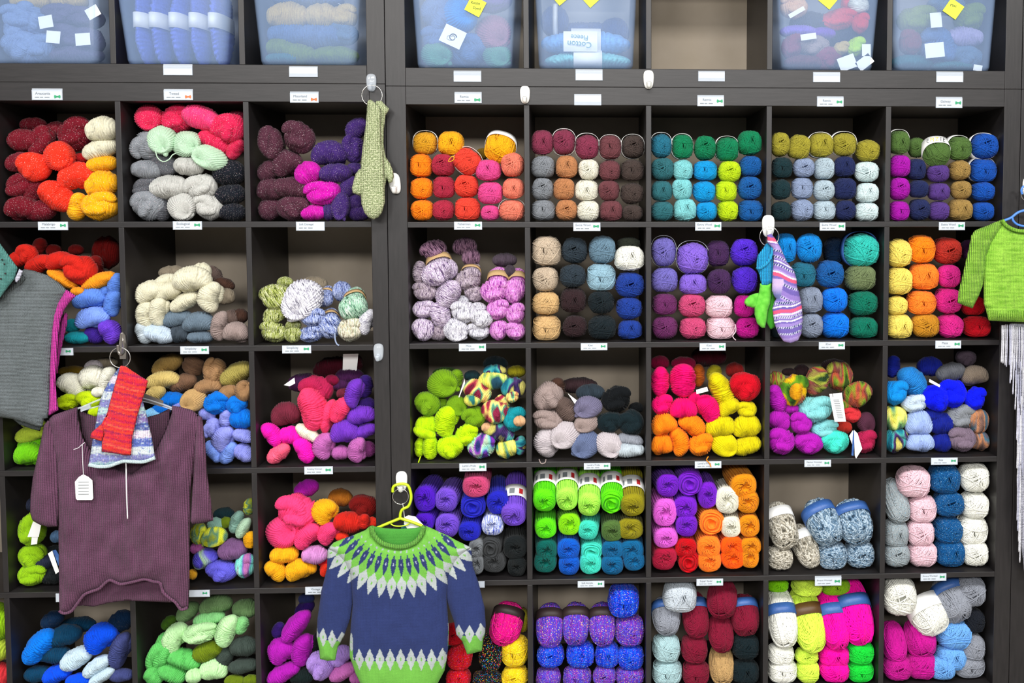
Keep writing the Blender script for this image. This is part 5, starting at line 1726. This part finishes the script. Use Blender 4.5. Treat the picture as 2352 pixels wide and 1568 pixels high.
# --- blue-cuffed green mittens and striped sock
ringm('metal_ring', 1767, 543, 22, -.030, .0013, M['ring'], None, 'metal ring carrying the blue-cuffed mittens and the striped sock', 'ring')
t = empty('mitten_pair', at(1762, 560, -.05), 'bright green felted mittens with ribbed blue cuffs, hanging beside the sock', 'mitten')
gg = lambda x, y: mix(H('48a828'), H('7cd850'), .5+.5*noise.noise(Vector((x/9, y/9, 2))))
garment('back_mitten', [(1764,640),(1776,645),(1780,684),(1784,700),(1785,730),(1780,751),(1770,757),(1760,740),(1758,690)], -.034, .008, const('3c9a28'), K['felt'], t, 2.4, 0, 5)
garment('front_mitten', [(1746,640),(1750,652),(1762,652),(1772,648),(1772,680),(1770,695),(1764,712),(1761,735),(1757,753),(1750,753),(1739,743),(1733,722),(1733,706),(1737,690),(1742,675),(1745,658)], -.048, .013, gg, K['felt'], t, 2.4, .001, 6)
garment('thumb', [(1744,672),(1736,673),(1722,678),(1711,688),(1709,696),(1716,703),(1730,707),(1738,703)], -.046, .009, gg, K['felt'], t, 2.4, 0, 5)
garment('cuff', [(1760,559),(1768,556),(1775,562),(1776,600),(1775,648),(1762,656),(1749,655),(1746,640),(1742,624),(1737,617),(1737,609),(1740,586),(1751,572)], -.050, .010, lambda x, y: mix(H('0c8cd0'), H('30b8ec'), max(0, min(1, .5+.9*math.sin(x*1.9)))), K['rib'], t, 2.0, 0, 5)
o = MB(); o.tube(smoothpath([at(a, b, -.062) for a, b in ((1775,563),(1772,585),(1765,600),(1755,610),(1744,616),(1738,613))]), .0045, 8); mesh_obj('cuff_edge', o.v, o.f, K['rib'], t, True, [H('2cb0e8')]*len(o.v))
sp = [H(c) for c in ('8c74bc','a890d0','7464b0','9a84c8','6c5ca8')]
def sock(x, y):
    if x < 1798 and 640 < y < 688 and (x-1774)+(y-640)*.2 < 26: return mix(H('c8b0dc'), H('6c70a8'), max(0, min(1, (y-655)/22)))
    yy = y-.35*(x-1775)*(1 if y < 690 else -.55)+2*math.sin((x-1774)/9)
    def bnd(c, w): return abs(yy-c) < w
    for c in (550, 628, 752-33): 
        if bnd(c, 4): return H('e0587c')
    for c in (556, 598, 622, 708, 726, 742):
        if bnd(c, 1.8): return H('e4dcf0')
    for c in (574, 588, 606, 645, 676, 700, 733, 757, 772):
        if bnd(c, 2.6) and (int((x+yy*.5)/2.6) % 2 == 0): return H('34406c')
        if bnd(c, 2.6): return H('c8c4e4')
    return sp[int(yy/11) % 5]
t = empty('knitted_sock', at(1775, 545, -.05), 'purple, pink and white striped knitted sock hanging toe down', 'sock')
garment('body', [(1762,540),(1772,536),(1780,547),(1792,566),(1808,602),(1818,614),(1825,623),(1830,643),(1831,660),(1835,669),(1837,678),(1842,704),(1844,735),(1841,766),(1833,782),(1816,788),(1800,784),(1788,768),(1778,741),(1774,709),(1778,694),(1783,686),(1778,680),(1773,668),(1774,635),(1777,594),(1775,570),(1762,556)], -.066, .011, sock, K['roll'], t, 1.7, .001, 6)
# --- fair isle baby sweater on a lime hanger
NV, GR, WH = H('2b3768'), H('70b448'), H('b0b8b8')
def fair(x, y):
    dx, dy = x-917, y-1145; r = math.hypot(dx, dy); th = math.degrees(math.atan2(dx, dy)); p = ((th-2.6)/6.8+.5) % 1-.5; ap = abs(p)
    if y > 1415 and (x < 812 or x > 1030):     # cuffs
        if x < 812: v = y-(1446+.22*(x-727)); c0, per = 745, 21
        else: v = y-(1443-.05*(x-1050)); c0, per = 1080, 25
        q = abs(((x-c0)/per+.5) % 1-.5)
        if v > 44: return GR
        if v < -14: return NV
        w = .46*(1-abs(v-8)/22); 
        if q < w: return GR if (abs(v-8) < 3 and q < .05) else WH
        return GR if v > 12 else NV
    if y > 1450 and 800 < x < 1035:
        q = abs(((x-923)/23.6+.5) % 1-.5); v = y-1483-.0006*(x-917)**2*0
        if v > 50: return GR
        if v < 0: return NV
        w = .46*(1-abs(v-24)/26)
        if q < w: return GR if (abs(v-24) < 3.5 and q < .06) else WH
        return GR if v > 28 else NV
    if r > 224 or y > 1380: return NV
    if r < 112: return GR
    if r < 126: return GR if not (117 < r < 121 and ap < .12) else H('a0a8b0')
    if r < 172:
        w = .10 if r < 134 else (.31 if r < 150 else .31*(1-(r-150)/22)+.06)
        if ap < w: return H('a8b0c8') if (abs(r-147) < 3 and ap < .07) else NV
        return GR
    if r < 224:
        w = .46*min(1, (r-172)/16) if r < 196 else .46*(1-(r-196)/30)
        if ap < w: return GR if (abs(r-197) < 3.5 and ap < .07) else WH
        return GR if r < 192 else NV
    return NV
t = empty('baby_sweater', at(915, 1230, -.07), 'navy baby sweater with green, white and navy patterned yoke on a lime hanger', 'sweater')
garment('sleeve', [(800,1232),(767,1245),(752,1261),(751,1305),(738,1356),(729,1420),(727,1461),(733,1492),(735,1513),(752,1517),(770,1516),(776,1486),(790,1461),(805,1420),(810,1388),(812,1343),(812,1290)], -.066, .018, fair, K['fair'], t, 1.9, .004, 9)
garment('sleeve', [(1035,1234),(1062,1247),(1083,1258),(1086,1299),(1100,1340),(1113,1394),(1116,1435),(1114,1455),(1110,1468),(1107,1494),(1090,1499),(1073,1503),(1062,1473),(1048,1457),(1043,1429),(1032,1397),(1024,1372),(1022,1330),(1024,1290)], -.066, .018, fair, K['fair'], t, 1.9, .004, 9)
garment('body', [(851,1206),(839,1217),(827,1222),(800,1233),(767,1245),(754,1258),(790,1290),(806,1320),(810,1388),(806,1430),(803,1477),(803,1508),(808,1521),(816,1545),(827,1568),(832,1590),(1000,1590),(1006,1568),(1021,1540),(1026,1515),(1030,1483),(1031,1440),(1028,1404),(1026,1372),(1030,1325),(1050,1290),(1081,1256),(1056,1245),(1030,1230),(1005,1219),(990,1212),(975,1206),(967,1229),(951,1245),(919,1254),(878,1246),(859,1229)], -.074, .022, fair, K['fair'], t, 1.9, .004, 12)
o = MB(); o.tube(smoothpath([at(a, b, -.088) for a, b in ((852,1208),(860,1230),(880,1248),(919,1256),(950,1247),(966,1230),(974,1208))]), .0068, 10); mesh_obj('neck_band', o.v, o.f, K['rib'], t, True, [GR]*len(o.v))
garment('back_neck', [(849,1206),(880,1212),(917,1214),(955,1212),(977,1206),(970,1235),(952,1250),(919,1258),(880,1252),(858,1234)], -.050, .005, const('4c9a3c'), K['fair'], t, 3, 0, 4)
t = empty('clothes_hanger', at(920, 1190, -.05), 'lime green plastic hanger carrying the baby sweater', 'hanger')
tubes('hook', [(902,1130),(904,1117),(919,1111),(936,1114),(943,1130),(944,1146),(938,1162),(925,1169),(920,1178),(919,1190)], -.030, .0042, M['limeplastic'], t)
tubes('arm', [(919,1190),(890,1202),(858,1216),(830,1230)], -.034, .0044, M['limeplastic'], t); tubes('arm', [(919,1190),(945,1198),(975,1210),(1003,1224)], -.034, .0044, M['limeplastic'], t)
tubes('brace', [(897,1202),(905,1207),(920,1208),(935,1205),(943,1198)], -.034, .002, M['limeplastic'], t)
ringm('metal_ring', 920, 1140, 18, -.026, .0009, M['ring'], None, 'thin metal ring on the hook above the lime hanger', 'ring')
hangtag('white paper tag behind the neck of the baby sweater', [(928,1188),(938,1183),(954,1186),(974,1207),(951,1236),(928,1203)], [[(929,1188),(927,1170),(925,1156)]], -.028)
t = empty('knitted_swatch', at(932, 1235, -.02), 'teal knitted piece hanging behind the neck of the baby sweater', 'swatch')
garment('body', [(922,1206),(930,1200),(941,1220),(952,1245),(950,1262),(920,1262),(918,1235)], -.020, .005, const('2c7c84'), K['rib'], t, 2.4, 0, 4)
# --- lime green baby sweater at the right edge on a blue hanger, fringed shawl below
LG = lambda x, y: mix(H('6ca428'), H('a4d850'), max(0, min(1, .5+.6*noise.noise(Vector((x/30, y/4.5, 2)))+.25*noise.noise(Vector((x/5, y/3, 7))))))
t = empty('baby_sweater', at(2340, 520, -.08), 'bright lime green knitted baby sweater at the right edge', 'sweater')
garment('sleeve', [(2301,504),(2283,511),(2265,519),(2250,524),(2238,530),(2231,541),(2224,575),(2216,609),(2209,640),(2202,667),(2199,695),(2216,702),(2234,708),(2248,680),(2257,657),(2262,620),(2266,590),(2276,560),(2292,535),(2303,518)], -.080, .017, LG, K['rib'], t, 3, .004, 8)
garment('body', [(2301,504),(2311,517),(2330,527),(2354,530),(2385,529),(2405,520),(2425,506),(2462,535),(2470,600),(2466,740),(2400,741),(2354,740),(2310,738),(2271,736),(2264,710),(2260,699),(2259,640),(2259,588),(2268,565),(2280,540)], -.076, .020, LG, K['gart'], t, 3, .005, 10)
o = MB(); o.tube(smoothpath([at(a, b, -.094) for a, b in ((2302,505),(2312,518),(2331,528),(2354,531),(2385,530),(2405,521),(2424,507))]), .0055, 8); mesh_obj('neck_band', o.v, o.f, K['rib'], t, True, [H('8cc83c')]*len(o.v))
o = MB()
for i in range(27): x_ = 2273+i*5; o.tube([at(x_, 713, -.095), at(x_, 735, -.094)], .0016, 5)
mesh_obj('hem_rib', o.v, o.f, K['rib'], t, True, [H('a0d44c')]*len(o.v))
t = empty('clothes_hanger', at(2350, 480, -.05), 'blue plastic hanger at the right edge carrying the lime green sweater', 'hanger')
tubes('arm', [(2290,514),(2305,507),(2322,500),(2338,488),(2356,483),(2380,486),(2400,500),(2425,512)], -.068, .0038, M['blueplastic'], t)
tubes('brace', [(2325,499),(2328,508),(2338,516),(2354,519),(2372,514),(2384,500)], -.068, .0035, M['blueplastic'], t)
tubes('hook', [(2362,483),(2366,465),(2362,440),(2352,428),(2346,436),(2348,446)], -.060, .0032, M['blueplastic'], t)
hook('white adhesive hook at the right edge holding the blue hanger', 2360, 430, 44, 'white')
ringm('metal_ring', 2360, 447, 14, -.030, .0011, M['ring'], None, 'metal ring at the right edge above the blue hanger', 'ring')
t = empty('fringed_shawl', at(2345, 742, -.05), 'pale grey fringed knitted shawl hanging at the right edge', 'shawl')
gy = [H(c) for c in ('c4c4d4', 'aeb0c4', 'd8d8e0')]
garment('body', [(2318,741),(2350,741),(2440,742),(2440,1330),(2354,1330),(2350,1290),(2344,1240),(2342,1190),(2340,1140),(2339,1080),(2339,1000),(2340,940),(2337,880),(2330,830),(2320,780)], -.044, .012, lambda x, y: mix(H('8e90a0'), H('c8c8d4'), max(0, min(1, .5+.9*noise.noise(Vector((x/4, y/4, 4)))))), K['chunky'], t, 3.4, .004, 7)
R2 = random.Random(3); fr = []
for x, yt, yb in [(2302,746,832),(2306,746,834),(2310,745,838),(2314,745,842),(2319,745,838),(2323,745,840),(2327,745,836),(2331,750,850),(2336,750,842),(2341,750,846),(2347,750,852),(2352,750,848),(2321,800,880),(2325,800,872),(2329,810,905),(2334,820,912),(2333,850,940),(2338,860,936),(2344,830,930),(2350,840,930)]+\
    [(2337+2.2*i, 905+16*i % 60, 1010+14*i) for i in range(7)]+[(2337+1.6*(i % 5), 980+22*i, 1075+24*i) for i in range(10)]:
    fr.append((x, yt, yb))
for x, yt, yb in fr:
    j = R2.uniform(-3, 3); o = MB(); o.tube(smoothpath([at(x, yt, -.060), at(x+j*.3, (yt+yb)/2, -.063), at(x-1.5+j*.4, yb, -.060)]), lambda s: .0019+.0009*math.sin(s*9)**2*.5, 6)
    mesh_obj('fringe_strand', o.v, o.f, K['gart'], t, True, [gy[R2.randint(0, 2)]]*len(o.v))
# --- tags and loose ends among the yarn
def swing(poly, y, label, extra=None):
    t = empty('paper_tag', at(*poly[0], y), label, 'tag'); prism(poly, y, y+.0008, M['paper'], 'sheet', t); return t
f7 = lambda a, b: (1760+a/5.407, 790+b/5.407)
t = swing([f7(783,620), f7(850,965), f7(990,962), f7(938,603)], -.003, 'long white paper tag hanging over the aqua hanks')
tubes('string', [f7(790,560), f7(815,600), f7(830,655)], -.004, .0007, M['darkpaper'], t, 5)
mb = MB()
for i in range(11):
    a, b = at(*f7(835+i*5, 690+i*22), -.0035), at(*f7(905+i*5, 697+i*22), -.0035); mb.box((a.x, -.0036, b.z), (b.x, -.0031, a.z))
mb.build('handwriting', M['ink'], t, smooth=False)
t = swing([f7(1075,1070), f7(1030,1140), f7(1070,1255), f7(1095,1090)], -.002, 'folded white and blue tag standing by the raspberry hank')
prism([f7(1090,1065), f7(1100,1385), f7(1115,1422), f7(1192,1300), f7(1135,1110)], -.006, -.0052, M['paper'], 'sheet', t)
prism([f7(1080,1080), f7(1058,1380), f7(1082,1388), f7(1108,1080)], -.004, -.0035, M['bluepaper'], 'cover', t)
swing([(76,1197),(63,1233),(89,1233),(94,1206)], .004, 'white paper tag beside the upper yellow-green hank')
swing([(73,1233),(71,1251),(85,1249),(87,1232)], .006, 'small white paper tab under the tag by the yellow-green hank')
t = swing([(110,1271),(128,1318),(136,1312),(120,1264)], .006, 'white and blue tag among the navy hanks left of the plum sweater')
prism([(121,1264),(135,1300),(136,1275),(128,1262)], .008, .009, M['bluepaper'], 'cover', t)
swing([(1067,870),(1053,912),(1055,912),(1068,880)], .004, 'slim white tag edge between lime and variegated hanks')
swing([(788,813),(787,851),(819,854),(823,812)], .12, 'large white paper label standing behind the dark plum hanks')
swing([(652,884),(665,887),(678,880),(676,867)], .07, 'white label corner on the dark plum hank left of the cerise one')
swing([(1304,903),(1320,927),(1325,919)], .012, 'pointed white tag corner between the greige hanks')
swing([(1599,895),(1600,905),(1627,898),(1624,888)], .008, 'white tag under the rust hank in the cerise cubby')
swing([(2135,870),(2134,877),(2158,889),(2160,884)], .006, 'white tag edge above the electric blue hanks')
def loose(label, pts, y, r, col, cat='yarn end', ys=None):
    o = tubes('yarn_end', pts, y, r, YM['solid'], None, 6, ys=ys); o.color = (*H(COL[col]), 1); return tag(o, label, cat, 'loose yarn ends')
loose('pale mint loose strand looping below the mint hanks', [(357,345),(362,362),(375,371),(388,366),(396,356),(404,352)], -.001, .0016, 'mint')
loose('orange yarn end hanging over the price card below the cerise cubby', [(1627,1048),(1623,1056),(1630,1064),(1633,1072)], -.006, .0016, 'orange')
loose('small yellow yarn loop above the rose yarn ball', [(1030,369),(1036,361),(1042,359),(1042,366),(1034,371),(1029,370)], -.001, .0011, 'yellow')
loose('lime yarn end hanging at the left of the lime cubby', [(966,1048),(961,1062)], -.003, .0018, 'lime')
loose('greige yarn end curling over the shelf edge', [(1238,1054),(1243,1064),(1252,1062),(1254,1054)], -.004, .0014, 'mushroom')
loose('bluish marled yarn end dangling from the green marled cubby', [(769,764),(770,780),(774,790),(779,793)], -.004, .0022, 'periwinkle')
loose('pale pink yarn end curling down at the right of the pink ball', [(1689,745),(1690,760),(1683,772),(1690,781)], -.003, .0013, 'palepink')
t = empty('yarn_box', at(1324, 1080, .2), 'white carton with a red lettered end panel behind the lime skeins', 'box')
a, b = at(1290, 1097, .17), at(1358, 1068, .17); mb = MB(); mb.box((a.x, .17, a.z), (b.x, .30, b.z)); mb.build('carton', M['card'], t, smooth=False, bevel=.001)
text('PRIDE', .020, M['redink'], t, at(1326, 1077, .168))
o = empty('band_lettering', at(2157, 321, .0), 'coloured EMZIE lettering on the white band of the front moss green ball', 'lettering')
for ch, px, py, m in (('E', 2131, 324, 'darkink'), ('M', 2141, 321, 'yellowink'), ('Z', 2152, 319.5, 'yellowink'), ('I', 2161, 319.5, 'darkink'), ('E', 2168, 321, 'darkink')):
    text(ch, .016, M[m], o, at(px, py, .012))
# ------------------------------------------------------------------ light and camera
def area(name, loc, rot, sx, sy, e, col=(1, 1, 1)):
    l = bpy.data.lights.new(name, 'AREA'); l.shape = 'RECTANGLE'; l.size = sx; l.size_y = sy; l.energy = e; l.color = col
    o = bpy.data.objects.new(name, l); link(o); o.location = loc; o.rotation_euler = rot; return o
for x, y, e in ((-1.8, -2.5, 112), (.4, -2.5, 112), (2.6, -2.5, 112), (-1.8, -7.0, 140), (.4, -7.0, 140), (2.6, -7.0, 140)):
    area('ceiling_lamp', (x, y, 3.3), (math.radians(0 if y > -5 else 35), 0, 0), 1.4, .8, e, (1, .985, .96))
area('front_fill', (.3, -9.0, 2.0), (math.radians(85), 0, 0), 6.0, 2.0, 15, (.93, .97, 1))  # broad unseen fill light, added to brighten the shelves from the front
w = bpy.data.worlds.new('shop'); bpy.context.scene.world = w; w.use_nodes = True
w.node_tree.nodes['Background'].inputs[0].default_value = (.95, .97, 1, 1); w.node_tree.nodes['Background'].inputs[1].default_value = .05
cam = bpy.data.cameras.new('camera'); co = bpy.data.objects.new('camera', cam); link(co)
cam.sensor_width = 36; cam.lens = FP*36/2352; cam.shift_x = -(UX-1176)/2352; cam.shift_y = (UY-784)/2352
Rm = Matrix((_R, _U, -_f)).transposed().to_4x4(); co.matrix_world = Matrix.Translation((CX, -CD, CZ+ZF)) @ Rm
sc = bpy.context.scene; sc.camera = co
sc.view_settings.view_transform = 'Standard'; sc.view_settings.look = 'None'; sc.view_settings.gamma = 1; sc.view_settings.use_curve_mapping = False
sc.view_settings.exposure = -0.1
